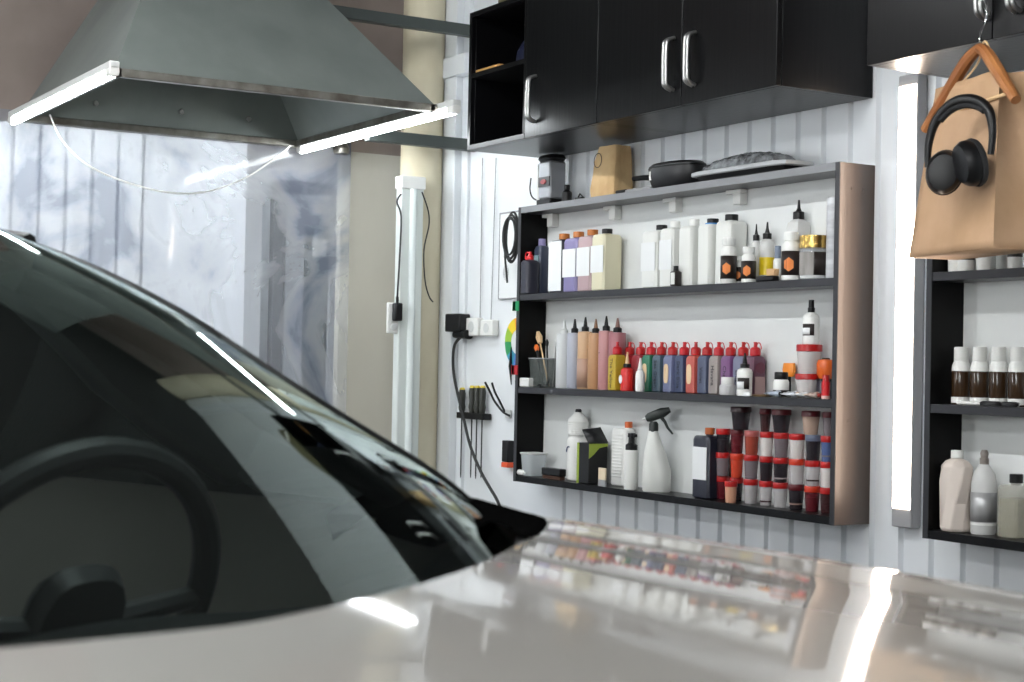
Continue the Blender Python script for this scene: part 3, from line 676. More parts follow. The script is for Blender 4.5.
MB().add([(0,0,0),(.055,-.001,0),(.06,.0,.002),(.0,.004,.012),(.05,.004,.012)], [(0,1,4,3),(1,2,4)]).build('sheet', M['paper'], t, solid=.0008)
# left end of the middle shelf: tool caddy
q0 = on_y(528, 387, 3.0).x; q1 = on_y(548, 387, 3.0).x; zt2 = on_y(528, 358, 3.0).z-S2
t = thing('tool_caddy', 'grey mesh caddy holding brushes and tweezers, middle shelf', 'caddy', ((q0+q1)/2, 3.035, S2))
a_ = (q1-q0)/2; 
mb = MB().loft([(0, a_*.85, .035), (zt2, a_, .042)], 28, k=6, cap=False); mb.add([(-a_*.84,-.034,.001),(a_*.84,-.034,.001),(a_*.84,.034,.001),(-a_*.84,.034,.001)], [(0,1,2,3)])
mb.build('basket', clearish('mesh_grey', srgb(96, 102, 98), .4, .5), t)
MB().loft([(zt2-.003, a_*1.03, .044), (zt2+.001, a_*1.03, .044)], 28, k=6, cap=False).build('rim', M['greyhousing'], t, solid=.002)
cloc = Vector(t.location)
def leaning(name, label, cat, p0, p1, r, m, headm=None, head=None, group=None):
    o = thing(name, label, cat, p0, 0, group); d = Vector(p1)-Vector(p0)
    MB().tube([(0, 0, 0), d*.5, d], r, 8).build('shaft', m, o)
    if headm: MB().tube([d*.98, d*1.0+d.normalized()*head[0]*.5, d+d.normalized()*head[0]], head[1], 10, radii=[head[1]*.8, head[1]*1.15, head[1]*.5]).build('head', headm, o)
    return o
cz = S2+.004
def up(px, py, Y): return on_y(px, py, Y)
leaning('hook_tool', 'orange-ended tool bent over the rim of the grey caddy', 'tool', (cloc.x-.01, 3.03, cz), up(537, 350, 3.03), .005, M['blackp'], pl(srgb(226, 110, 36)), (.02, .009))
leaning('spatula', 'pale wooden spatula standing in the grey caddy', 'spatula', (cloc.x+.0, 3.045, cz), up(540, 342, 3.045), .003, M['pale'], M['pale'], (.04, .011))
leaning('paint_brush', 'thin dark brush standing in the grey caddy', 'brush', (cloc.x+.02, 3.03, cz), up(547, 345, 3.03), .003, M['blackp'], M['blackp'], (.02, .006))
leaning('tweezers', 'steel tweezers leaning out of the grey caddy towards the white bottle', 'tweezers', (cloc.x+.03, 3.045, cz), up(556, 342, 3.05), .003, M['steel'])
t = thing('white_box', 'small white box at the far end of the middle shelf', 'box', (on_y(527, 381, 2.99).x, 2.990, S2))
MB().box(-.035, .028, -.012, .012, 0, .032).build('body', M['white'], t, bev=.004)
MB().box(-.034, .027, -.0126, .0126, .022, .0235).build('seam', M['housing'], t)
t = thing('wire_tool', 'black wire tool lying at the shelf edge before the grey caddy', 'tool', (on_y(540, 388, 2.978).x, 2.978, S2))
MB().tube(smooth_pts([(-.02, 0, .004), (0, 0, .012), (.015, 0, .004), (.04, .004, .012), (.055, .004, .03)]), .002, 6).build('wire', M['blackp'], t)
MB().cyl(.005, 0, .012, 10).build('clamp', M['blackp'], t)

# ---- bottom shelf
q0 = on_y(521, 480, 3.0).x; q1 = on_y(533, 480, 3.0).x; hh = on_y(528, 453, 3.0).z-S3
t = thing('clear_tub', 'empty clear plastic tub at the far end of the bottom shelf', 'tub', (-4.895+(q1-q0)/2*1.07, 3.014, S3))
a_ = (q1-q0)/2
MB().loft([(0, a_*.8, .030), (.003, a_*.83, .032), (hh, a_, .037)], 32, k=5, cap=False).add([(-a_*.8,-.034,.001),(a_*.8,-.034,.001),(a_*.8,.034,.001),(-a_*.8,.034,.001)], [(0,1,2,3)]).build('body', clearish('tub_clear', srgb(214, 220, 222), .15, .5), t)
MB().loft([(hh-.004, a_*1.03, .039), (hh+.002, a_*1.05, .040)], 32, k=5, cap=False).build('rim', M['semic'], t, solid=.003)
t = thing('white_tube', 'tiny white tube lying before the empty clear tub', 'tube', (on_y(516, 475, 2.985).x+.022, 2.984, S3+.010))
MB().loft([(-.005, .006, .006), (0, .010, .010), (.035, .010, .010), (.040, .006, .006)], 16, axis='x').build('body', M['white'], t)
MB().loft([(.0395, .005, .005), (.050, .005, .005)], 12, axis='x').build('cap', M['housing'], t)
t = thing('dark_brush', 'flat black brush lying beside the empty clear tub', 'brush', (on_y(553, 480, 2.99).x, 2.992, S3))
MB().box(-.06, .06, -.014, .014, .012, .038).build('handle', M['blackp'], t, bev=.004)
MB().box(-.056, .056, -.010, .010, 0, .013).build('bristles', pl(srgb(70, 46, 34), .9), t)
P = on_y(578.5, 409, 3.045); s = mpp(P); H = P.z-S3; R = 22*s/2
t = thing('sports_bottle', 'white ribbed drinking bottle with narrow waist and dark tip', 'bottle', (P.x, 3.045, S3))
R = min(R, .037)
pr = [(0, .9), (.015, 1), (.50, 1), (.57, .97), (.60, .82), (.62, .82), (.64, .97)]
pr += [(.66+.03*i+d, f) for i in range(6) for d, f in ((0, .99), (.012, 1.), (.02, .96))]
pr += [(.86, .9), (.92, .5), (.955, .32)]
MB().loft([(h*H, q*R, q*R) for h, q in pr], 28).build('body', M['white'], t)
MB().loft([(.95*H, R*.3, R*.3), (.985*H, R*.3, R*.3), (H, R*.22, R*.22)], 16).build('nozzle', M['edge'], t)
MB().tube([(math.cos(u)*.012, -R*.98-.002, H*.40+math.sin(u)*.018) for u in [1.2+i*.25 for i in range(9)]], .0022, 6).build('emblem', pl(srgb(60, 74, 110)), t)
q0 = on_y(577, 485, 2.985).x; q1 = on_y(588.5, 485, 2.985).x
t = thing('open_carton', 'open black and lime green carton with its flap up on the bottom shelf', 'box', ((q0+q1)/2, 3.022, S3))
w_ = (q1-q0)/2; H = on_y(585, 443, 2.985).z-S3; dd = .038
lime = pl(srgb(150, 168, 60)); bk = pl((.004, .004, .005), .5)
MB().box(-w_, w_, -dd, dd, 0, H).build('carton', bk, t, bev=.002)
MB().box(-w_-.0008, -w_+.012, -dd-.0012, -dd+.001, .0, H).build('lime_edge', lime, t)
MB().add([(w_+.0012, -dd, H*.99), (w_+.0012, dd, H*.99), (w_+.0012, dd, H*.93), (w_+.0012, dd*.1, H*.88), (w_+.0012, -dd*.5, H*.72), (w_+.0012, -dd, H*.62)], [(0,1,2,3,4,5)]).build('lime_print', lime, t, solid=.0008, smooth=0)
MB().add([(w_, -dd-.004, H), (w_, dd, H+.001), (-w_*.2, dd*.9, H+.050), (-w_*.6, -dd*.8, H+.042)], [(0,1,2,3)]).build('flap', bk, t, solid=.003)
q0 = on_y(598, 487, 2.975).x; q1 = on_y(606, 487, 2.975).x; H = on_y(603, 468, 2.975).z-S3
t = thing('small_carton', 'small beige and grey carton leaning at the lime green box', 'box', ((q0+q1)/2, 2.9765, S3))
MB().box(-.02, .02, -.004, .0022, 0, H*.35).build('base_print', M['greyhousing'], t); MB().box(-.02, .02, -.004, .0022, H*.35, H).build('carton', pl(srgb(226, 208, 178)), t, bev=.001)
box_bottle(609, 625, 3.03, .05, 3, 428, 488, M['white'], pl(srgb(206, 96, 40)), .013, .02, 'white ribbed jug with orange cap behind the pump bottle', name='ribbed_jug', cat='bottle', k=4, capx=.028, shoulder=.02)
ob = [o for o in C.objects if o.name.startswith('ribbed_jug')][0]
mb = MB()
for i in range(14): mb.box(-.030, .030, -.0275, -.024, .03+i*.0105, .034+i*.0105)
mb.build('rib_pattern', M['white'], ob, bev=.001)
P = on_y(631.5, 433, 2.992); s = mpp(P); H = P.z-S3; R = 15*s/2*.92
t = thing('foam_bottle', 'slim white pump bottle with black foamer head on the bottom shelf', 'bottle', (P.x, 2.993, S3))
MB().loft([(0, R*.95, R*.95), (.003, R, R), (H*.68, R, R), (H*.71, R*.8, R*.8)], 28).build('body', M['white'], t)
MB().loft([(H*.70, R*.88, R*.88), (H*.79, R*.88, R*.88), (H*.82, R*.5, R*.5), (H*.92, R*.45, R*.45)], 24).build('pump_collar', M['blackp'], t)
MB().loft([(H*.92, R*.6, R*.5), (H, R*.62, R*.45)], 20, k=3).box(0, R*1.1, -.006, .006, H*.93, H*.985).build('pump_head', M['blackp'], t, bev=.002)
# trigger spray bottle
P = on_y(656, 431, 3.02); s = mpp(P); H = P.z-S3; R = 28*s/2
t = thing('trigger_spray_bottle', 'large white trigger spray bottle with dark green grey trigger head', 'bottle', (P.x+.006, 3.022, S3), math.radians(42))
MB().loft([(0, R*.95, .035), (.005, R, .038), (H*.35, R, .038), (H*.60, R*.80, .036, -R*.14, 0), (H*.82, R*.52, .030, -R*.25, 0), (H*.95, R*.38, .017, -R*.3, 0), (H, R*.34, .014, -R*.3, 0)], 32, k=2.6).build('body', M['milk'], t)
dg = pl(srgb(34, 40, 38), .4); nx = -R*.3
MB().loft([(H-.004, .015, .015), (H+.022, .015, .015), (H+.03, .010, .012)], 20, cx=nx).build('collar', dg, t)
tr = MB().loft([(-.026, .008, .010), (-.015, .011, .015), (.03, .010, .016), (.055, .007, .009)], 16, axis='x', k=3)
tr.xform(Matrix.Translation((nx, 0, H+.048)) @ Matrix.Rotation(math.radians(-22), 4, 'Y')).build('trigger_head', dg, t)
MB().tube([(nx+.022, 0, H+.046), (nx+.036, 0, H+.03), (nx+.045, 0, H+.012), (nx+.062, 0, H-.008)], .004, 8, radii=[.006, .005, .0045, .003]).build('trigger', dg, t)
MB().tube([(nx-.024, 0, H+.040), (nx-.036, 0, H+.035)], .0035, 8).build('spout', M['housing'], t)
# black bottle
r, w, h = box_bottle(690.5, 708.5, 2.99, .075, 3, 435, 497, pl(srgb(34, 36, 48), .3), pl(srgb(176, 92, 46)), .015, .02, 'black square bottle with blank white label and brown orange cap beside the cups', lab=(M['paper'], .30, .82, .80))

# ---- stacked cups
def tinted(r, g, b, t=.12): return clearish('tint', srgb(r, g, b), .25, t)
CC = dict(clear=clearish('cc', srgb(206, 202, 202), .25, .3), white=pl(srgb(216, 210, 206)), dark=tinted(40, 34, 40), dred=tinted(98, 24, 34), orange=tinted(206, 70, 44), brick=tinted(160, 70, 54),
          purple=tinted(96, 60, 84), grey=tinted(128, 118, 122, .2), blue=tinted(86, 104, 150), choc=tinted(66, 34, 36), beige=tinted(196, 168, 150, .2))
LID = {'r': AMB['lid'], 'd': pl(srgb(88, 18, 26)), 'o': pl(srgb(196, 54, 28)), 'g': pl(srgb(96, 104, 124)), 'k': pl(srgb(44, 14, 18)), 'w': pl(srgb(170, 90, 86))}
px_cols = [722.5, 736.5, 751, 766, 780.5, 796.5, 812.5, 827.5]
rowH = .0705
dcol = ['by the black bottle', 'second column', 'third column', 'fourth column', 'fifth column', 'sixth column', 'seventh column', 'last column at the cabinet side']
spec = [ # rows from the shelf up
 [('dred','r','dark red'), ('dark','r','black'), ('clear','r','frosty'), ('clear','r','clear'), ('clear','r','clear whitish'), ('dark','d','smoky black'), ('dred','o','wine red'), ('choc','r','brownish')],
 [('grey','r','smoky grey'), ('orange','o','tomato red'), ('grey','r','violet-stained'), ('dark','r','blackened'), ('dark','r','near black'), ('clear','o','whitish'), ('clear','r','grey white'), ('white','r','white spotted')],
 [('dark','r','charcoal'), ('dred','d','deep red'), ('brick','w','brick red'), ('white','r','white'), ('grey','r','pale grey'), ('white','r','chalk white'), ('dark','g','dark navy'), ('blue','r','blue')]]
FC = [(120, 96, 96), (60, 34, 40), (150, 138, 136), (70, 52, 64), (150, 120, 110), (52, 30, 30), (110, 104, 112)]; FH = [0, .2, .55, .12, 0, .35, .7, .25]
ords = ['bottom row', 'second row up', 'third row up']
wid = [14.5, 13.5, 15, 14, 15.5, 16, 16, 15]
for ri, row in enumerate(spec):
    for ci, (bc, lc, word) in enumerate(row):
        Yc = 3.045 if (ri == 0 and ci < 2) else 3.035
        zbase = S3+ri*(rowH+.0006)
        P = on_y(px_cols[ci], 470, Yc)
        w_ = wid[ci]*(1+.0)
        r, hq, Rq = cup(px_cols[ci], w_, 480, 0, Yc, zbase, CC[bc], LID[lc], f'{word} cup with {"grey" if lc=="g" else "red"} lid, {ords[ri]}, {dcol[ci]}', H=rowH, fill=(pl(srgb(*FC[(ci*5+ri*3) % 7])), FH[(ci*3+ri*5) % 8]) if bc != 'white' and FH[(ci*3+ri*5) % 8] else None)
cup(731, 13, 482, 0, 2.992, S3, clearish('peach_cup', srgb(226, 170, 140), .3, .2), LID['r'], 'small peach cup with red lid standing in front of the bottom row', H=.062)
z4 = S3+3*(rowH+.0006)
for cx, w_, bc, lc, lb, hh in ((741, 21, 'dark', 'k', 'black tapered cup with dark lid on top of the second column', .068), (765.5, 12, 'choc', 'd', 'narrow brown cup with dark red lid on top of the fourth column', .066),
        (781.5, 20, 'dark', 'd', 'wide black cup with dark red lid on top of the fifth column', .066), (811, 19, 'beige', 'd', 'wide beige cup with dark red lid on top of the seventh column', .066), (829, 13, 'grey', 'd', 'grey cup with dark red lid on top of the last column', .066)):
    cup(cx, w_, 410, 0, 3.035, z4, CC[bc], LID[lc], lb, H=hh, ratio=.76)

# ---- on top of the unit
P = on_y(544, 200, 3.0)
t = thing('desktop_machine', 'small white desktop machine with a dark red badge on top of the shelf unit', 'machine', (P.x, 3.03, ZT))
H = on_y(551, 160, 3.0).z-ZT
MB().box(-.045, .045, -.035, .04, .0, .022).build('base', M['blackp'], t, bev=.004)
MB().box(-.040, .040, -.032, .036, .022, H).build('body', mat('machine_silver', srgb(150, 152, 156), .35, metal=.3), t, bev=.008)
MB().box(-.046, -.036, -.034, .036, .01, H*.95).build('side_cover', M['white'], t, bev=.004)
MB().box(-.034, .038, -.0345, -.03, H*.42, H*.64).build('badge', pl((.02, .015, .015)), t)
MB().loft([(-.0365, .018, .009), (-.034, .018, .009)], 20, axis='y').build('emblem', pl(srgb(150, 30, 36)), t, loc=(.002, 0, H*.53))
MB().loft([(H, .045, .03), (H+.01, .055, .036), (H+.022, .05, .03)], 24, k=4).build('lid', M['blackp'], t)
MB().tube(smooth_pts([(-.04, 0, H*.9), (-.065, 0, H*.75), (-.07, 0, H*.70)]), .004).tube([(-.05, 0, H*.8), (-.085, 0, H*.95)], .003).build('lever', M['blackp'], t)
tag(MB().tube(smooth_pts([on_y(*q, 3.0) for q in ((531, 178), (530, 190), (533, 198), (541, 201), (551, 200.2))]), .0028, 6).build('machine_cord', M['rubber']), 'black cord curling out beside the white desktop machine', 'cord')
P = on_y(567, 186, 3.04); t = thing('stoppered_bottle', 'small black stoppered bottle right of the white desktop machine', 'bottle', (P.x, 3.04, ZT))
MB().loft([(0, .018, .018), (.04, .018, .018), (.05, .009, .009)], 20).build('body', M['blackp'], t); MB().cyl(.011, .05, .068, 16).build('stopper', M['blackp'], t)
P = on_y(580, 190, 3.0); t = thing('binder_clip', 'little black clip lying between the white machine and kraft sack', 'clip', (P.x, 3.0, ZT))
MB().box(-.022, .022, -.008, .008, 0, .010).build('body', M['blackp'], t, bev=.003); MB().tube([(-.012, 0, .008), (.0, 0, .022), (.02, 0, .009)], .0025).build('arms', M['blackp'], t)
# kraft sack
P = on_y(603, 195, 3.0); H = on_y(607, 146, 3.0).z-ZT
t = thing('kraft_sack', 'crumpled tall kraft paper sack standing on top of the shelf unit', 'paper bag', (P.x+.004, 3.03, ZT), math.radians(4))
random.seed(5); mb = MB()
mb.loft([(0, .062, .046), (H*.15, .064, .047), (H*.45, .058, .044, .004, 0), (H*.7, .054, .042, .008, 0), (H*.9, .049, .038, .013, 0), (H, .046, .036, .016, 0)], 40, k=9)
for v in mb.v:
    if v.z > .01: v.x += random.uniform(-.003, .003); v.y += random.uniform(-.003, .003)
mb.build('sack', M['kraftd'], t, smooth=25)
MB().tube([(math.cos(u)*.020, 0, math.sin(u)*.024) for u in [2*PI*i/24 for i in range(24)]], .0012, 5, closed=True).build('printed_ring', M['ink'], t, loc=(-.016, -.0465, H*.72), rot=(-.04, 0, 0))
# cap of tangled things behind sack, frying pan, tray, wrapped pack
t = thing('hand_tool', 'thin dark tool lying between kraft sack and frying pan', 'tool', (on_y(640, 188, 2.99).x, 2.992, ZT))
MB().tube([(-.09, 0, .006), (.0, 0, .007), (.06, 0, .006)], .005, 8).build('shaft', M['greyhousing'], t); MB().loft([(-.13, .008, .006), (-.08, .008, .006)], 12, axis='x', cy=.007).build('grip', M['blackp'], t)
P0 = on_y(657, 180, 3.0); P1 = on_y(705, 170, 3.0)
t = thing('frying_pan', 'round black pan with a straight handle on top of the shelf unit', 'pan', (on_y(677, 172, 3.03).x, 3.03, ZT))
R = (P1.x-P0.x)/2*.92
R = .118; H = on_y(680, 159, 2.99).z-ZT-.004
MB().loft([(0, R*.8, .046), (.006, R*.88, .052), (H*.5, R, .062), (H*.9, R, .062), (H, R*.9, .055), (H*1.02, R*.7, .04)], 40, k=2.3).build('bowl', pl((.008, .008, .009), .4), t)
MB().loft([(H*.80, R*1.015, .063), (H*.85, R*1.015, .063)], 40, k=2.3, cap=False).build('rim', M['blackp'], t, solid=.002)
MB().tube([(-R*.95, -.0, H*.55), (-R-.04, -.01, H*.6), (-R-.09, -.02, H*.6)], .009, 10, radii=[.011, .009, .008]).build('handle', M['blackp'], t)
MB().box(-R*.62, -R*.56, -.054, -.050, H*.35, H*.7).build('mark', M['white'], t)
P0 = on_y(697, 176, 2.98); P1 = on_y(792, 162, 2.98)
t = thing('flat_tray', 'flat pale grey tray jutting over the edge on top of the shelf unit', 'tray', ((P0.x+P1.x)/2, 3.01, ZT))
w_ = (P1.x-P0.x)/2
MB().loft([(0, w_*.92, .045), (.012, w_*.94, .055)], 32, k=8).build('underside', M['blackp'], t)
MB().loft([(.012, w_, .062), (.015, w_+.003, .065), (.024, w_+.003, .065), (.026, w_, .062)], 32, k=9).build('tray_top', mat('grey_tray', srgb(168, 170, 172), .4), t)
t2 = thing('wrapped_pack', 'dark packet in crinkled clear wrap lying on the flat grey tray', 'packet', (t.location.x-.01, 3.012, ZT+.0265))
random.seed(9); mb = MB(); rows = []
for j in range(13):
    v = j/12; r_ = []
    for i in range(41):
        u = i/40; hgt = .038*(math.sin(PI*u)**.4)*(math.sin(PI*v)**.35)+random.uniform(0, .007)*(0 < i < 40 and 0 < j < 12)
        r_.append((-w_*.78+u*w_*1.56, -.05+v*.10, hgt))
    rows.append(r_)
mb.grid(rows); mb.build('wrap', mat('crinkled_film', srgb(120, 124, 126), .18, var=((.03, .03, .032), 30, (1, 1, 1)), bump=(55, .8, (1, 1, 1))), t2, smooth=15, solid=.001)
MB().box(-w_*.6, w_*.6, -.035, .035, 0, .015).build('packet', M['blackp'], t2, bev=.004)

# ------------------------------------------------------------------ right unit contents
G5 = 'white pots on the hidden upper shelf'
for i, (cx, w_, lb) in enumerate(((948, 17, 'white pot showing below the kraft bag, first from the unit side'), (966, 17, 'white pot with dark band showing below the middle of the kraft bag'), (986, 20, 'wide white pot showing below the kraft bag crease'), (1015, 15, 'white pot showing below the kraft bag near the picture edge'))):
    P = on_y(cx, 262, 3.03); R = w_*mpp(P)/2; P.x = max(P.x, -2.904+R)
    r = thing('white_pot', lb, 'pot', (P.x, 3.03, S1), 0, G5)
    MB().loft([(0, R*.85, R*.85), (.004, R*.95, R*.95), (.06, R, R), (.068, R*.9, R*.9)], 24).build('body', M['white'], r)
    MB().loft([(.066, R*.95, R*.95), (.084, R*.95, R*.95)], 24).build('lid', M['white'], r)
    if i in (1, 3): MB().loft([(.03, R*1.0, R*1.0), (.052, R*1.01, R*1.01)], 24, cap=False).build('label_sheet', M['darklabel'], r)
G6 = 'amber bottles with white caps'
amb = mat('amber_glass', (.035, .018, .008), .12)
for i, (cx, lb) in enumerate(((961.5, 'amber bottle with white cap, nearest the unit side panel'), (980, 'amber bottle with white cap, second from the unit side panel'), (999, 'amber bottle with white cap, third from the unit side panel'), (1018, 'amber bottle with white cap, nearest the picture edge'))):
    P = on_y(cx, 347, 3.03); H = P.z-S2; R = 18.5*mpp(P)/2
    r = thing('amber_bottle', lb, 'bottle', (P.x, 3.03, S2), 0, G6)
    MB().loft([(0, R*.9, R*.9), (.003, R*.98, R*.98), (H*.62, R*.98, R*.98), (H*.74, R*.75, R*.75)], 28).build('body', amb, r)
    MB().loft([(.004, R, R), (H*.13, R, R)], 28, cap=False).build('foot_band', M['white'], r)
    MB().loft([(H*.58, R*1.0, R*1.0), (H*.68, R*.95, R*.95), (H*.77, R*.70, R*.70)], 28, cap=False).build('shoulder', M['white'], r)
    MB().loft([(H*.75, R*.72, R*.72), (H*.77, R*.78, R*.78), (H*.97, R*.78, R*.78), (H, R*.72, R*.72)], 28).build('cap', M['blackp'] if i == 99 else M['white'], r)
for i, (cx, Y, L, c, lb) in enumerate(((966, 2.985, .035, M['white'], 'white stick of small beads before the first amber bottle'), (976, 2.983, .03, M['white'], 'short white stick before the second amber bottle'))):
    P = on_y(cx, 400, Y); r = thing('bead_stick', lb, 'stick', (P.x, Y, S2), .1*i, 'white bead sticks')
    MB().loft([(-L*.8, .004, .004), (L*.8, .004, .004)], 10, axis='x', cy=.005).build('rod', c, r)
    for k in range(4): MB().loft([(-L*.7+k*L*.4, .003, .003), (-L*.6+k*L*.4, .0055, .0055), (-L*.5+k*L*.4, .003, .003)], 10, axis='x', cy=.0056).build('bead', c, r)
for cx, Y, lb, rz in ((991, 2.985, 'flat black key fob before the third amber bottle', .2), (1010, 2.986, 'black bundle of small hooks near the picture edge', -.15)):
    P = on_y(cx, 402, Y); r = thing('key_fob', lb, 'key fob', (P.x, Y, S2), rz)
    MB().loft([(0, .028, .008), (.008, .030, .009), (.012, .022, .007)], 20, k=3).build('body', M['blackp'], r)
    MB().tube([(.028+.006*math.cos(u), 0, .006+.005*math.sin(u)) for u in [i*PI/5 for i in range(10)]], .0012, 5, closed=True).build('ring', M['steel'], r)
# twisted jug
P = on_y(954, 450, 3.012); H = P.z-S3; R = 38*mpp(P)/2; P.x = max(P.x, -2.903+R*1.02)
t = thing('twisted_jug', 'white jug with twisted faceted body on the lower shelf of the right unit', 'bottle', (P.x, 3.014, S3))
vs = []; fs = []; n = 8; secs = [(0, .9, 0), (.04, 1, 0), (.35, .92, .25), (.62, 1.0, .6), (.80, .98, .8), (.87, .7, .8), (.90, .32, .8)]
for h, q, tw in secs:
    for i in range(n):
        u = 2*PI*(i+.5)/n+tw; k_ = (abs(math.cos(u))**4+abs(math.sin(u))**4)**(-.25)
        vs.append((R*q*math.cos(u)*k_*.95, min(R, .045)*q*math.sin(u)*k_, h*H))
for j in range(len(secs)-1):
    for i in range(n): fs.append((j*n+i, j*n+(i+1) % n, (j+1)*n+(i+1) % n, (j+1)*n+i))
fs += [tuple(reversed(range(n))), tuple((len(secs)-1)*n+i for i in range(n))]
vs = [(a*.9, b*.82, c) for a, b, c in vs]
MB().add(vs, fs).build('body', mat('cream_jug', srgb(214, 202, 192), .35), t, smooth=24, bev=.003)
MB().cyl(.0155, H*.90, H, 24).build('cap', M['white'], t)
r, R, H = rb(984.5, 25, 450, 3.03, 3, [(0, .92), (.02, 1), (.60, 1), (.72, .85), (.80, .5), (.84, .3)], M['semic'], 'clear white bottle with grey push cap between jug and oil bottle', [('cap', pl(srgb(120, 112, 106)), [(.83, .36), (.90, .36), (.91, .28), (.96, .34), (1, .22)])])
MB().loft([(.0, R*.93, R*.93), (.14*H, R*1.02, R*1.02)], 28).build('foot', M['white'], r)
band(r, R, H, .15, .5, mat('foil_label', srgb(96, 96, 98), .3, metal=.3, var=(srgb(180, 180, 180), 14, (1, 1, .1))))
r, w, h = box_bottle(994.5, 1017, 3.0, .07, 3, 484, 541, clearish('oily_plastic', srgb(186, 184, 170), .12, .6), M['blackp'], .016, .022, 'clear square bottle with yellowish oil and black cap at the picture edge', name='oil_bottle', k=8)
MB().loft([(.003, w/2*.9, .031), (h*.74, w/2*.9, .031)], 32, k=8).build('liquid', clearish('oil', srgb(150, 142, 104), .2, .55), r)

# ------------------------------------------------------------------ hanger, bag, headphones
PL = on_y(925, 130, 2.755); PR_ = on_y(1016, 100, 2.635); AP = on_y(979, 48, 2.700)
hc = (PL+PR_)/2
t = thing('coat_hanger', 'wooden coat hanger hooked on the cabinet handle', 'hanger', AP)
lo = lambda p: Vector(p)-AP
def flat_arm(a, b, c):
    return MB().tube(smooth_pts([a, a.lerp(b, .35)+Vector((0, 0, .004)), a.lerp(b, .75)-Vector((0, 0, .008)), b], 5), .008, 10, radii=None)
ax = lo(AP)-Vector((0, 0, .004))
def arm(end):
    pts = smooth_pts([Vector((0, 0, 0)), lo(end)*.22+Vector((0, 0, .012)), lo(end)*.6+Vector((0, 0, .006)), lo(end)], 5)
    n = len(pts); radii = [.011+.004*math.sin(PI*i/(n-1)) for i in range(n)]
    return pts, radii
p1, r1 = arm(PL); p2, r2 = arm(PR_)
MB().tube(p1, .01, 10, radii=r1).tube(p2, .01, 10, radii=r2).build('shoulders', M['wood'], t)
MB().tube([lo(PL)*.86, lo(PR_)*.86+Vector((0, 0, -.0))], .0045, 8).build('bar', M['pale'], t)
hk = on_y(977, 10, 2.722)
h0 = lo(hk)
MB().tube(smooth_pts([(0, 0, .005), (.0, .004, .03), h0+Vector((.025, -.002, -.035)), h0+Vector((.030, 0, -.01)), h0+Vector((.02, .004, .016)), h0+Vector((-.0, .006, .02)), h0+Vector((-.012, .006, .008))], 6), .0022, 8).build('hook', M['chrome'], t)
# bag
e1 = Vector((PR_.x-PL.x, PR_.y-PL.y, 0)).normalized(); nb = Vector((e1.y, -e1.x, 0))   # nb points to the room
bl = on_y(909, 249, 2.745); br = on_y(993, 257, 2.645)
e1 = Vector((br.x-bl.x, br.y-bl.y, 0)); WB = e1.length; e1.normalize(); nb = Vector((e1.y, -e1.x, 0))
zb = (bl.z+br.z)/2; ztop = on_y(960, 84, 2.74).z
t = thing('paper_bag', 'large kraft paper carrier bag hanging from the wooden hanger', 'paper bag', (bl.x, bl.y, zb), math.atan2(e1.y, e1.x))
GB = .13; HB = ztop-zb
random.seed(11)
def bagp(s, q, v):
    """s 0..1 front edge, q 0..1 gusset; v height"""
    taper = 1-.26*v; x = WB*(.5+(s-.5)*taper)+.03*v
    y = q*GB*(1-.45*v)+.02*v
    return x, y, v*HB
rows = []
NV = 22
for j in range(NV+1):
    v = j/NV; row = []
    for i in range(13): s = i/12; x, y, z = bagp(s, 0, v); y -= .006*math.sin(s*PI)*(1-v)+.0035*math.sin(11*s+5*v)*math.sin(PI*s); row.append((x, y, z))
    for i in range(1, 9): q = i/8; x, y, z = bagp(1, q, v); x -= (.035*v)*math.sin(PI*q)+.003*math.sin(9*v+q*3); row.append((x, y, z))
    for i in range(1, 13): s = 1-i/12; x, y, z = bagp(s, 1, v); row.append((x, y, z))
    for i in range(1, 8): q = 1-i/8; x, y, z = bagp(0, q, v); x += (.035*v)*math.sin(PI*q); row.append((x, y, z))
    row.append(row[0]); rows.append(row)
mb = MB().grid(rows)
mb.add([bagp(0,0,0), bagp(1,0,0), bagp(1,1,0), bagp(0,1,0)], [(0,1,2,3)])
for v in mb.v:
    v.x += random.uniform(-.0008, .0008)
mb.build('bag', M['kraft'], t, smooth=40, solid=.001)
Ri = Matrix.Rotation(-math.atan2(e1.y, e1.x), 3, 'Z')
def inb(P): return Ri @ (Vector(P)-Vector((bl.x, bl.y, zb)))
hp = inb(AP)
MB().tube(smooth_pts([(WB*.42, .03, HB*.97), hp+Vector((-.03, .014, -.03)), hp+Vector((0, .014, .016)), hp+Vector((.03, .014, -.03)), (WB*.80, .03, HB*.97)], 8), .0025, 8).build('bag_handle', M['pale'], t)
# headphones, hung over the hanger bar
hpY = 2.615
c0 = on_y(962, 150, hpY)
e2 = Vector((.985, .17, 0)).normalized()
t = thing('headphones', 'black over-ear headphones hanging on the wooden hanger before the kraft bag', 'headphones', c0, math.atan2(e2.y, e2.x))
s = mpp(c0)
def hpx(px, py, d=0): return Vector(((px-962)*s/.84, d, (150-py)*s))
arc = smooth_pts([hpx(931, 165, -.01), hpx(931, 142, -.008), hpx(936, 120, -.004), hpx(948, 105), hpx(962, 100), hpx(976, 103), hpx(988, 114, -.004), hpx(993, 135, -.008), hpx(992, 158, -.01)], 5)
n = len(arc)
MB().tube(arc, .009, 12, radii=[.007+.006*math.sin(PI*i/(n-1))**1.5 for i in range(n)]).build('headband', M['blackp'], t)
MB().tube([p+Vector((0, 0, -.010)) for p in arc[12:-12]], .009, 10).build('band_padding', mat('soft_black', (.01, .01, .011), .8), t)
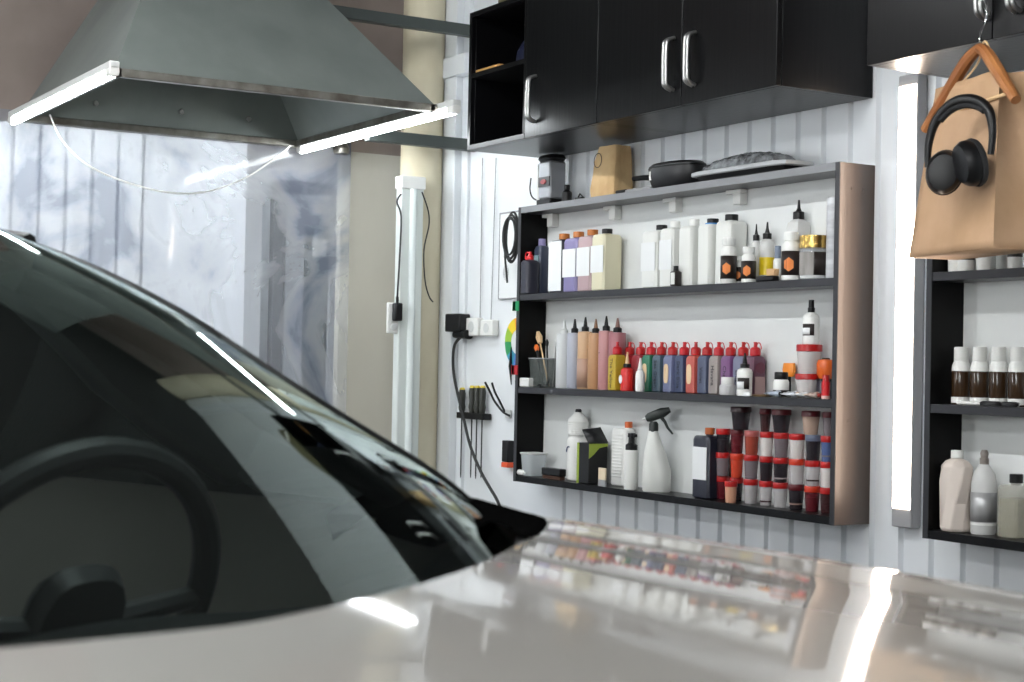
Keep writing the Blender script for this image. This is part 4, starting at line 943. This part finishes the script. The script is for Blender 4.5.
for cxp, cyp, tl, rx, rz_ in ((949, 172, .18, 18, 22), (974, 165, -.35, 18, 24)):
    mb = MB(); a, b = rx*s, rz_*s
    secs = [(-.026, .55, .55), (-.024, .80, .80), (-.012, .97, .97), (0, 1, 1), (.006, .97, .97)]
    mx = Matrix.Translation(hpx(cxp, cyp, -.016)) @ Matrix.Rotation(tl, 4, 'Y') @ Matrix.Rotation(.5 if cxp < 960 else -.5, 4, 'Z')
    cu = MB().loft([(h, a*q, b*w) for h, q, w in secs], 28, axis='y').xform(mx).build('ear_cup', M['blackp'], t)
    MB().loft([(.006, a*1.02, b*1.02), (.012, a*1.05, b*1.05), (.020, a*.98, b*.98), (.020, a*.6, b*.6), (.008, a*.55, b*.55)], 28, axis='y').xform(mx).build('ear_pad', mat('pad_black', (.012, .012, .013), .7), t)

# ------------------------------------------------------------------ things on the wall left of the unit
yw = 3.096
def wallbox(x0, x1, y0, y1, d, name, m, label, cat):
    a = on_y(x0, y0, yw-d); b = on_y(x1, y1, yw-d)
    return a, b
a = on_y(500, 213, 3.092); b = on_y(548, 297, 3.092)
t = thing('poster', 'white printed wall sheet half hidden behind the shelf unit and cable coil', 'poster', (a.x, 3.094, b.z))
MB().box(0, b.x-a.x, -.002, .0, 0, a.z-b.z).build('sheet', M['paper'], t)
MB().box(0, b.x-a.x, -.004, -.0021, a.z-b.z-.006, a.z-b.z).box(0, .004, -.004, -.0021, 0, a.z-b.z).box(0, b.x-a.x, -.004, -.0021, 0, .004).build('border', M['greyhousing'], t)
mb = MB()
for k in range(3): mb.tube([(.055+.022*math.cos(u)*(.5+.2*k), -.003, .10+.030*math.sin(u)*(.5+.2*k)) for u in [i*PI/8 for i in range(16)]], .0007, 4, closed=True)
mb.tube([(.03, -.003, .16), (.08, -.003, .165)], .0007, 4); mb.build('drawing', M['greyhousing'], t)
# colour wheel
c = on_y(513, 342, 3.09); R = on_y(522, 342, 3.09).x-on_y(503.5, 342, 3.09).x
R = .095
t = thing('colour_wheel', 'round rainbow colour wheel chart on the wall beside the middle shelf', 'chart', (c.x+.03, 3.094, c.z))
MB().loft([(-.002, R, R), (0, R, R)], 48, axis='y').build('disc', M['paper'], t)
cols = [srgb(230, 200, 40), srgb(150, 190, 60), srgb(50, 150, 90), srgb(60, 150, 180), srgb(80, 120, 190), srgb(110, 90, 170), srgb(180, 70, 130), srgb(210, 60, 60), srgb(230, 120, 50), srgb(240, 160, 50)]
for i, cc in enumerate(cols):
    u0 = PI/2+.3+2*PI*i/len(cols); P_ = []
    for k in range(5):
        u = u0+2*PI/len(cols)*k/4; P_.append((R*.96*math.cos(u), -.0028, R*.96*math.sin(u)))
    for k in range(5):
        u = u0+2*PI/len(cols)*(4-k)/4; P_.append((R*.48*math.cos(u), -.0028, R*.48*math.sin(u)))
    MB().add(P_, [(j, j+1, 8-j, 9-j) for j in range(4)]).build('colour_segment', pl(cc, .6), t, smooth=0)
# clips on the unit edge
for (px, py, w_, h_, c, lb) in ((517.5, 306, .036, .034, srgb(20, 140, 84), 'green tape tab on the far edge of the shelf unit'), (516.5, 370, .034, .034, srgb(190, 26, 36), 'red tape tab on the far edge of the shelf unit, beside the white box')):
    P = on_y(px, py, 2.968); o = thing('tape_tab', lb, 'tape tab', (UX0, 2.968, P.z), 0, 'tape tabs on the shelf edge')
    MB().box(-.022, .020, -.002, .0015, -h_/2, h_/2).build('tab', pl(c, .5), o, bev=.0005)
    MB().box(-.019, -.001, -.002, .03, -h_/2, h_/2).build('wrap', pl(c, .5), o, bev=.0005)
P = on_y(509, 451, 3.09)
t = thing('black_holder', 'black holder with an orange foot on the wall beside the bottom shelf', 'holder', (P.x+.012, 3.07, P.z))
MB().box(-.022, .022, -.006, .024, -.040, .040).build('body', M['blackp'], t, bev=.003); MB().box(-.023, .023, -.007, .024, -.060, -.041).build('foot', pl(srgb(222, 84, 44)), t, bev=.002)
t = thing('cutter', 'thin black cutter hanging on the wall just left of the red tape tab', 'cutter', on_y(510, 366, 3.085))
MB().tube([(.006, 0, .07), (0, 0, .0), (.012, 0, -.07)], .004, 8, radii=[.002, .006, .002]).build('handle', M['blackp'], t)
# cable coil
t = thing('cable_coil', 'coiled black cable hanging on the far side panel of the shelf unit', 'cable', on_y(514, 236, 3.03))
mb = MB()
for k in range(5):
    R1_ = .075+.006*k; mb.tube([(-.018+.044*math.cos(u)-.004*k, -.01+.006*k, R1_*.92*math.sin(u)-.01*(k % 2)) for u in [2*PI*i/26 for i in range(26)]], .0042, 7, closed=True)
mb.build('loops', M['rubber'], t)
MB().tube(smooth_pts([(-.06, 0, .03), (-.063, 0, -.06), (-.05, 0, -.13), (-.042, 0, -.17)]), .004, 7).build('loose_end', M['rubber'], t)
MB().tube([(-.0, .03, .07), (-.03, -.01, .07)], .004).build('hook', M['steel'], t)
# sockets, adapter, cords
def socket(x0, x1, y0, y1, label, dep=.03):
    a = on_y(x0, y0, 3.07); b = on_y(x1, y1, 3.07)
    r = thing('power_socket', label, 'socket', ((a.x+b.x)/2, 3.096, (a.z+b.z)/2), 0, 'white sockets on the ribbed wall')
    w_, h_ = (b.x-a.x)/2, (a.z-b.z)/2
    MB().box(-w_, w_, -dep, .0, -h_, h_).build('plate', M['white'], r, bev=.005)
    MB().loft([(-dep-.002, min(w_, h_)*.6, min(w_, h_)*.6), (-dep+.002, min(w_, h_)*.62, min(w_, h_)*.62)], 20, axis='y').build('outlet', M['housing'], r)
    return r
socket(466, 478, 318, 336, 'white socket box next to the black adapter')
socket(481, 493, 320, 336, 'white socket box with the cord from above, nearer to the shelf unit')
for x0, x1, lb in ((482.5, 480, 'thin grey cord running down the wall to the socket by the adapter'), (496, 491, 'thin grey cord running down the wall to the socket nearer the shelf unit')):
    tag(MB().tube([on_y(x0, 158, 3.090), on_y((x0+x1)/2, 240, 3.090), on_y(x1, 320, 3.085)], .0022, 6).build('thin_cable', M['greyhousing']), lb, 'cord', 'grey wall cords')
P = on_y(458, 323, 3.05)
t = thing('power_adapter', 'chunky black power adapter plugged in beside the white sockets', 'adapter', P, math.radians(15))
MB().box(-.045, .04, -.03, .03, -.035, .036).build('body', M['blackp'], t, bev=.006); MB().loft([(-.04, .02, .014), (.03, .026, .018)], 16, k=3, axis='x', cy=-.045).xform(Matrix.Translation((.03, 0, -.0))).build('plug', M['blackp'], t)
pts = [(462, 336), (455, 344), (453, 358), (454, 375), (458, 395), (464, 420), (470, 445), (480, 470), (490, 488), (497, 500), (503, 515)]
tag(MB().tube(smooth_pts([on_y(x, y, 3.06-.02*(i > 3)) for i, (x, y) in enumerate(pts)], 6), .006, 8).build('power_cable', M['rubber']), 'thick black cable curving down the wall from the adapter past the screwdrivers', 'cable')
# screwdriver rack
a = on_y(457, 415, 3.06); b = on_y(483.5, 418, 3.06)
t = thing('tool_rack', 'black wall rack holding the four screwdrivers', 'rack', ((a.x+b.x)/2, 3.075, a.z))
wr = (b.x-a.x)/2
MB().box(-wr, wr, -.018, -.012, -.012, .012).box(-wr, wr, .012, .019, -.012, .012).box(-wr, -wr+.006, -.018, .019, -.012, .012).box(wr-.006, wr, -.018, .019, -.012, .012).build('rail', M['blackp'], t, bev=.002)
zr = a.z
for i, (px, yb) in enumerate(((461, 478), (471, 478), (476, 479), (481.3, 478))):
    X = on_y(px, 400, 3.07).x; zt_ = on_y(px, 386+ (0 if i else 2), 3.07).z; zb_ = on_y(px, yb, 3.07).z
    lbs = ['screwdriver with black and yellow handle standing alone at the far end of the rack', 'leftmost of the three screwdrivers packed together in the rack', 'middle one of the three screwdrivers packed together in the rack', 'rightmost of the three screwdrivers packed together in the rack']
    r = thing('screwdriver', lbs[i], 'screwdriver', (X, 3.075, zr), 0, 'screwdrivers in the wall rack')
    q = zt_-zr
    MB().loft([(-.006, .008, .008), (.01, .010, .010), (q*.3, .0145, .0145), (q*.45, .012, .012), (q*.8, .0145, .0145), (q*.97, .011, .011), (q, .006, .006)], 12).build('handle', mat('screwdriver_grip', (.02, .021, .016), .45), r)
    MB().loft([(q*.94, .0125, .0125), (q+.002, .008, .008)], 12).build('end_ring', pl(srgb(214, 190, 50)), r)
    MB().loft([(zb_-zr, .003, .0012), (zb_-zr+.015, .0028, .0028), (-.005, .0028, .0028)], 10).build('blade', M['edge'], r)
# wire hook with pliers-like prongs
t = thing('wall_hook', 'double-pronged grey wire hook on the wall beside the screwdriver rack', 'hook', on_y(509, 415, 3.09))
o0 = Vector(t.location)
for pts in (((510, 416), (503, 412), (495, 402), (490, 392), (485, 382)), ((505, 412), (500, 402), (495, 392), (492, 383))):
    MB().tube(smooth_pts([on_y(x, y, 3.085-.02*i)-o0 for i, (x, y) in enumerate(pts)]), .0042, 8).build('prong', mat('dark_wire', (.03, .03, .03), .4, metal=.5), t)
MB().box(-.02, .012, -.006, .004, -.012, .02).build('plate', M['housing'], t, bev=.002)

# ------------------------------------------------------------------ car
TH = math.radians(20); CF = Vector((math.cos(TH), math.sin(TH), 0)); CL = Vector((-math.sin(TH), math.cos(TH), 0))
car = thing('car', 'white car in the foreground with its bonnet towards the shelves', 'car', (-.851, .343, 0), TH)
def interp(tab):
    """natural cubic spline through the table"""
    x = [a for a, _ in tab]; y = [b for _, b in tab]; n = len(x)
    al = [0]*n; l = [1]*n; mu = [0]*n; zz = [0]*n
    h = [x[i+1]-x[i] for i in range(n-1)]
    for i in range(1, n-1): al[i] = 3*((y[i+1]-y[i])/h[i]-(y[i]-y[i-1])/h[i-1])
    for i in range(1, n-1):
        l[i] = 2*(x[i+1]-x[i-1])-h[i-1]*mu[i-1]; mu[i] = h[i]/l[i]; zz[i] = (al[i]-h[i-1]*zz[i-1])/l[i]
    c = [0]*n; b = [0]*n; d = [0]*n
    for j in range(n-2, -1, -1):
        c[j] = zz[j]-mu[j]*c[j+1]; b[j] = (y[j+1]-y[j])/h[j]-h[j]*(c[j+1]+2*c[j])/3; d[j] = (c[j+1]-c[j])/(3*h[j])
    def f(t):
        j = 0
        while j < n-2 and t > x[j+1]: j += 1
        u = t-x[j]; return y[j]+b[j]*u+c[j]*u*u+d[j]*u**3
    return f
zc = interp([(-3.6, -.14), (-.8, -.128), (-.45, -.129), (-.2, -.138), (0, -.149), (.2, -.162), (.4, -.179), (.6, -.203), (.8, -.236), (.95, -.275), (1.05, -.33)])
pf = interp([(-.3, -.006), (-.15, -.0015), (0, 0), (.15, -.0015), (.3, -.006), (.45, -.0145), (.56, -.024), (.64, -.031), (.70, -.0335), (.76, -.034), (.81, -.039), (.855, -.052)])
def prof(l):
    l = abs(l); return pf(l)
fe = interp([(-.05, -.011), (0, -.005), (.05, -.011), (.137, -.030), (.212, -.054), (.291, -.086), (.389, -.137), (.441, -.168), (.554, -.237), (.677, -.316), (.734, -.355), (.765, -.385), (.785, -.420), (.80, -.465)])
def edge_f(l):
    l = abs(l); return fe(l) if l < .8 else -.465-(l-.8)*2.6
def zh(f, l):
    k = 1 if f < .5 else 1-.0*(f-.5)
    return EZ+zc(f)+prof(l)
nose = [(1.05, -.33), (1.10, -.40), (1.13, -.50), (1.13, -.70), (1.10, -.85), (1.04, -.98)]
def lat_scale(f): return 1-.16*max(0, (f-.45)/.65)**2.2
HALF = .665
# bonnet panel
def sq(a, b, n): return [a+(b-a)*i/n for i in range(n+1)]
rows = []
for l in sq(-HALF, HALF, 90):
    f0 = edge_f(l)
    fs_ = [f0+(1.02-f0)*i/70 for i in range(71)]
    row = [(f, l*lat_scale(f), zh(f, l)) for f in fs_]
    row = [(f0+.004, l, zh(f0, l)-.022), (f0-.002, l, zh(f0, l)-.006)]+row     # rolled rear edge
    rows.append(row)
MB().grid(rows).build('bonnet', M['carwhite'], car, smooth=60)
# wings (fenders) and body sides, one mesh per side
sec = [(.67, None), (.69, None), (.71, None), (.73, None), (.75, None), (.77, None), (.79, None), (.81, None), (.83, None), (.845, None), (.86, None)]
low = [(.876, -.064), (.893, -.082), (.908, -.108), (.920, -.145), (.927, -.20), (.932, -.28), (.945, -.40), (.952, -.50), (.945, -.65), (.93, -.80), (.90, -.98)]
for sgn in (1, -1):
    rows = []
    fcol = sq(-.40, 1.03, 70)
    for l, _ in sec:
        f0 = edge_f(l)
        fs_ = [f0+(1.03-f0)*i/70 for i in range(71)]
        rows.append([(f, sgn*l*lat_scale(f), zh(f, l)) for f in fs_])
    for l, dz in low:
        f0 = -.621
        fs_ = [f0+(1.03-f0)*i/70 for i in range(71)]
        rows.append([(f, sgn*l*lat_scale(f), max(EZ+zc(f)+dz, .22)) for f in fs_])
    MB().grid(rows).build('wing', M['carwhite'], car, smooth=60)
    # door side behind the wing
    rows = []
    for l, dz in [(.845, -.050), (.86, -.0535)]+low:
        rows.append([(f, sgn*l*(1-.10*max(0, (-f-2.4)/1.2)**2), max(EZ+zc(f)+dz+.004, .22)) for f in sq(-.624, -3.6, 40)])
    MB().grid(rows).build('body_side', M['carwhite'], car, smooth=60)
# nose
rows = []
for f, z in nose:
    rows.append([(f-.10*abs(l)**2.5, l*lat_scale(1.03), EZ+z+prof(min(abs(l), .855))*(1 if z > -.45 else .4)) for l in sq(-.90, .90, 36)])
rows.insert(0, [(1.02, l*lat_scale(1.02), zh(1.02, min(abs(l), .86))) for l in sq(-.90, .90, 36)])
MB().grid(rows).build('front_bumper', M['carwhite'], car, smooth=60)
# windscreen
pilf = interp([(0, -.452), (.07, -.496), (.20, -.578), (.33, -.664), (.46, -.753), (.60, -.849), (.75, -.949), (.90, -1.055), (1.0, -1.125)])
pilz = interp([(0, -.168), (.07, -.136), (.20, -.092), (.33, -.050), (.46, -.004), (.60, .046), (.75, .090), (.90, .128), (1.0, .148)])
pill = lambda v: .750-.14*v
def ws(u, v):
    a = abs(u)**2.3
    cf = -.075-.90*v; cz = -.178+.378*v+.018*math.sin(PI*v)
    return (cf+(pilf(v)-cf)*a, u*pill(v), EZ+cz+(pilz(v)-cz)*a)
MB().grid([[ws(u, v) for u in sq(-1, 1, 60)] for v in sq(-.04, 1, 30)]).build('windscreen', M['glass'], car, smooth=180)
# black frit band just inside the glass edge and a pillars outside
for sgn in (1, -1):
    rows = []
    for v in sq(-.02, 1, 40):
        x, y, z = ws(sgn, v)
        rows.append([(x, y-sgn*.002, z+.001), (x, y+sgn*.004, z+.003), (x-.012, y+sgn*.012, z-.001), (x-.03, y+sgn*.022, z-.016), (x-.055, y+sgn*.034, z-.043)])
    MB().grid(rows).build('windscreen_pillar', M['carblack'], car, smooth=60)
    # pillar outer flank down to side window
    rows = [[(ws(sgn, v)[0]-.055, ws(sgn, v)[1]+sgn*.034, ws(sgn, v)[2]-.043) for v in sq(.06, 1, 20)],
            [(ws(sgn, v)[0]-.10, ws(sgn, v)[1]+sgn*.05, max(ws(sgn, v)[2]-.06, EZ-.178)) for v in sq(.06, 1, 20)]]
    MB().grid(rows).build('pillar_cover', M['carblack'], car, smooth=60)
    # black cowl corner between glass, wing and bonnet
    rows = []
    for i in range(17):
        w_ = i/16; l = .56+.285*w_
        fe_ = edge_f(l)
        back = fe_-.03-.20*min(1, w_*1.6)*(1-.5*w_)
        zt_ = zh(min(fe_, -.2), l)
        rows.append([(fe_+.004, sgn*l, zt_-.008), (fe_-.002, sgn*l, zt_+.002), (fe_-.02, sgn*l, zt_+.004), ((fe_+back)/2-.01, sgn*l, zt_+.008+.008*w_), (back-.02, sgn*l, zt_+.012+.012*w_), (back-.09, sgn*l, zt_-.02)])
    l = .860; rows.append([(a_, sgn*l, c_-.035) for a_, b_, c_ in rows[-1]])
    MB().grid(rows).build('cowl_corner', mat('matt_black_cowl', (.002, .002, .002), .95, spec=0.), car, smooth=60)
# cowl strip under the rear edge of the bonnet
MB().grid([[(edge_f(l)+.03, l, zh(edge_f(l), l)-.024), (edge_f(l)-.02, l, zh(edge_f(l), l)-.030), (edge_f(l)-.10, l, EZ-.182-.0*abs(l))] for l in sq(-.66, .66, 50)]).build('cowl_panel', M['blackp'], car)
# wipers
for l0, l1, v0, v1 in ((.60, .02, -.015, -.015), (.0, -.6, -.015, -.02)):
    p = [Vector(ws(l0/.75+(l1-l0)/.75*k/10, v0+(v1-v0)*math.sin(k/10*PI)*.6))+Vector((.004, 0, .012)) for k in range(11)]
    MB().tube(p, .006, 6).build('wiper', M['rubber'], car)
# roof
rows = []
for f, cz_, w_ in ((-.975, .200, .610), (-1.2, .232, .600), (-1.5, .25, .59), (-1.9, .25, .58), (-2.3, .225, .57), (-2.6, .18, .56)):
    rows.append([(f-(.15*(abs(u)**2.3) if f > -1.1 else .06*(abs(u)**2.3)), u*w_, EZ+cz_-.052*abs(u)**2.6) for u in sq(-1, 1, 30)])
MB().grid(rows).build('roof', M['carwhite'], car, smooth=60)
rows2 = [[(x+.0, y*.97, z-.03) for x, y, z in r_] for r_ in rows]
MB().grid(rows2).build('headliner', M['headliner'], car, smooth=60)
for sgn in (1, -1):
    roofedge = [(-1.125, .61, .148), (-1.5, .59, .198), (-1.9, .58, .198), (-2.3, .57, .173), (-2.66, .56, .128)]
    belt = [(-.60, .835, -.18), (-1.3, .845, -.18), (-1.9, .845, -.18), (-2.4, .84, -.18), (-2.9, .83, -.17)]
    rows = []
    for k in range(2):
        rows.append([])
    MB().grid([[(f, sgn*y, EZ+z) for f, y, z in roofedge], [(a[0]*.5+b[0]*.5, sgn*(a[1]*.42+b[1]*.58), EZ+(a[2]+b[2])/2) for a, b in zip(roofedge, belt)], [(f, sgn*y, EZ+z) for f, y, z in belt]]).build('side_window', M['sideglass'], car, smooth=60)
    MB().tube([(-1.62, sgn*.59, EZ+.19), (-1.60, sgn*.72, EZ+.02), (-1.58, sgn*.84, EZ-.18)], .03, 8).build('door_pillar', M['blackp'], car)
    MB().tube([(f, sgn*(y+.004), EZ+z) for f, y, z in roofedge], .012, 8).build('roof_rail', M['carblack'], car)
MB().grid([[(f, u*w_, EZ+z-.03*abs(u)**2) for u in sq(-1, 1, 16)] for f, w_, z in ((-2.6, .56, .18), (-2.9, .62, .06), (-3.2, .68, -.08))]).build('rear_window', M['sideglass'], car, smooth=60)
MB().grid([[(f, u*w_, EZ+z-.03*abs(u)**3) for u in sq(-1, 1, 16)] for f, w_, z in ((-3.2, .70, -.08), (-3.45, .80, -.12), (-3.58, .80, -.20), (-3.62, .82, -.50), (-3.55, .82, -1.0))]).build('boot', M['carwhite'], car, smooth=60)
MB().box(-3.45, .95, -.84, .84, .20, .26).build('underbody', M['blackp'], car)
# interior
rows = []
for f, z in ((-.16, -.235), (-.35, -.25), (-.50, -.255), (-.60, -.27), (-.64, -.31), (-.66, -.42), (-.62, -.62)):
    rows.append([(f-.14*abs(u)**2, u*.80, EZ+z+.012*math.exp(-((u*.8-.37)/.16)**2)*(f > -.7)-.03*abs(u)**3) for u in sq(-1, 1, 40)])
MB().grid(rows).build('dashboard', M['dash'], car, smooth=60)
MB().grid([[(f, l, EZ-.95+.0*f) for l in (-.75, .75)] for f in (-.5, -3.0)]).build('cabin_floor', M['dash'], car)
def place_wheel():
    c = Vector((-.72, .385, EZ-.265)); ax_ = Vector((-.92, 0, .39)).normalized(); u = Vector((0, 1, 0)); w_ = ax_.cross(u)
    MB().tube([c+(u*math.cos(t_)+w_*math.sin(t_))*.185 for t_ in [2*PI*i/48 for i in range(48)]], .016, 10, closed=True).build('steering_wheel', M['leather'], car)
    mb = MB()
    for an in (0, PI, -PI/2 if w_.z > 0 else PI/2): mb.tube([c-ax_*.02+(u*math.cos(an)+w_*math.sin(an))*.05, c+(u*math.cos(an)+w_*math.sin(an))*.175], .013, 8)
    mb.build('wheel_spokes', M['leather'], car)
    MB().loft([(-.02, .06, .05), (.0, .068, .058), (.02, .05, .045)], 20, k=3).xform(Matrix.Translation(c-ax_*.02) @ Vector((0, 0, 1)).rotation_difference(ax_).to_matrix().to_4x4()).build('airbag_cover', M['leather'], car)
place_wheel()
for l in (.37, -.37):
    MB().loft([(0, .26, .25), (.12, .27, .26)], 28, k=4).xform(Matrix.Translation((-1.45, l, EZ-.82))).build('seat_cushion', M['leather'], car)
    MB().loft([(0, .07, .25), (.3, .075, .25, -.06, 0), (.56, .055, .20, -.13, 0)], 28, k=4).xform(Matrix.Translation((-1.68, l, EZ-.72))).build('seat_backrest', M['leather'], car)
    MB().loft([(0, .045, .12), (.05, .055, .14), (.15, .055, .14), (.19, .04, .11)], 24, k=3).xform(Matrix.Translation((-1.85, l, EZ-.13))).build('headrest', M['leather'], car)
MB().loft([(0, .05, .62), (.5, .06, .60, -.12, 0)], 28, k=5).xform(Matrix.Translation((-2.55, 0, EZ-.75))).build('rear_bench', M['leather'], car)
MB().loft([(-.01, .10, .03), (.01, .11, .035)], 20, k=4, axis='x').xform(Matrix.Translation((-.98, 0, EZ+.12))).build('rear_view_mirror', M['blackp'], car)
# wheels
for f in (.45, -2.35):
    for sgn in (1, -1):
        def ringm(rs): return MB().loft([(h, q, q) for h, q in rs], 40, axis='y', cap=True)
        y0 = sgn*.80
        W = MB().loft([(-.10, .26, .26), (-.095, .315, .315), (.095, .315, .315), (.10, .26, .26)], 40, axis='y').build('tyre', M['tyre'], car, loc=(f, y0+sgn*.045, .315))
        MB().loft([(-.02, .22, .22), (.02, .23, .23), (.025, .06, .06)], 30, axis='y').build('wheel_rim', M['steel'], W, loc=(0, sgn*.085, 0))

# ------------------------------------------------------------------ lamps of the room and added fill lamps
def ceiling_lamp(x, y, z, L, axis, label, m='tubec'):
    r = thing('ceiling_light', label, 'ceiling light', (x, y, z), 0 if axis == 'x' else PI/2, 'tube lights under the ceiling')
    MB().box(-L/2, L/2, -.03, .03, .012, .045).build('housing', M['housing'], r, bev=.004)
    MB().loft([(-L/2+.02, .018, .018), (L/2-.02, .018, .018)], 14, axis='x', cy=-.004).build('tube', M[m], r)
    MB().tube([(-L/3, 0, .04), (-L/3, 0, ZC-z)], .003).tube([(L/3, 0, .04), (L/3, 0, ZC-z)], .003).build('suspension_wire', M['steel'], r)
ceiling_lamp(-3.9, .9, 2.95, 1.5, 'x', 'suspended tube light over the far end of the car')
ceiling_lamp(-2.2, .9, 2.95, 1.5, 'x', 'suspended tube light over the shelf side of the car')
ceiling_lamp(-.5, .9, 2.95, 1.5, 'x', 'suspended tube light over the car bonnet')
ceiling_lamp(-3.0, -1.4, 2.95, 1.5, 'x', 'suspended tube light near the shutter')
ceiling_lamp(-.6, -1.4, 2.95, 1.5, 'x', 'suspended tube light behind the photographer')
for x, lb in ((-5.4, 'tall added fill lamp beyond the shutter'), (-.5, 'tall added fill lamp beside the shutter'), (1.2, 'tall added fill lamp in the corner behind the photographer')):
    r = thing('added_fill_lamp', lb, 'fill lamp', (x, YL, .7), 0, 'added fill lamps on the shutter wall')  # unseen lamps added as fill to soften the shadows under the shelves
    MB().box(-.07, .07, 0, .04, 0, 1.75).build('housing', M['greyhousing'], r, bev=.004)
    MB().box(-.055, .055, .04, .046, .03, 1.72).build('diffuser', M['tubec'], r, bev=.002)
for y in (-1.2, .6, 2.2):
    ceiling_lamp(-6.9, y, 2.9, 1.5, 'y', f'tube light in the rear bay behind the sheet, at {"the shutter side" if y < 0 else "the middle" if y < 1 else "the door side"}', 'tuber')

w = bpy.data.worlds.new('World'); bpy.context.scene.world = w; w.use_nodes = True
w.node_tree.nodes['Background'].inputs[0].default_value = (.5, .55, .6, 1); w.node_tree.nodes['Background'].inputs[1].default_value = .05

# ------------------------------------------------------------------ camera and view
cam = bpy.data.cameras.new('Camera'); co = bpy.data.objects.new('Camera', cam); C.objects.link(co)
cam.sensor_width = 36; cam.lens = FPX*36/1024; cam.clip_start = .02; cam.clip_end = 60
R3 = Matrix((RT, UP, -FW)).transposed()
co.matrix_world = Matrix.Translation((0, 0, EZ)) @ R3.to_4x4()
cam.dof.use_dof = True; cam.dof.focus_distance = 4.9; cam.dof.aperture_fstop = 9
bpy.context.scene.camera = co
sc = bpy.context.scene
sc.view_settings.view_transform = 'Standard'; sc.view_settings.look = 'None'; sc.view_settings.gamma = 1
sc.view_settings.use_curve_mapping = False; sc.view_settings.exposure = 1.32
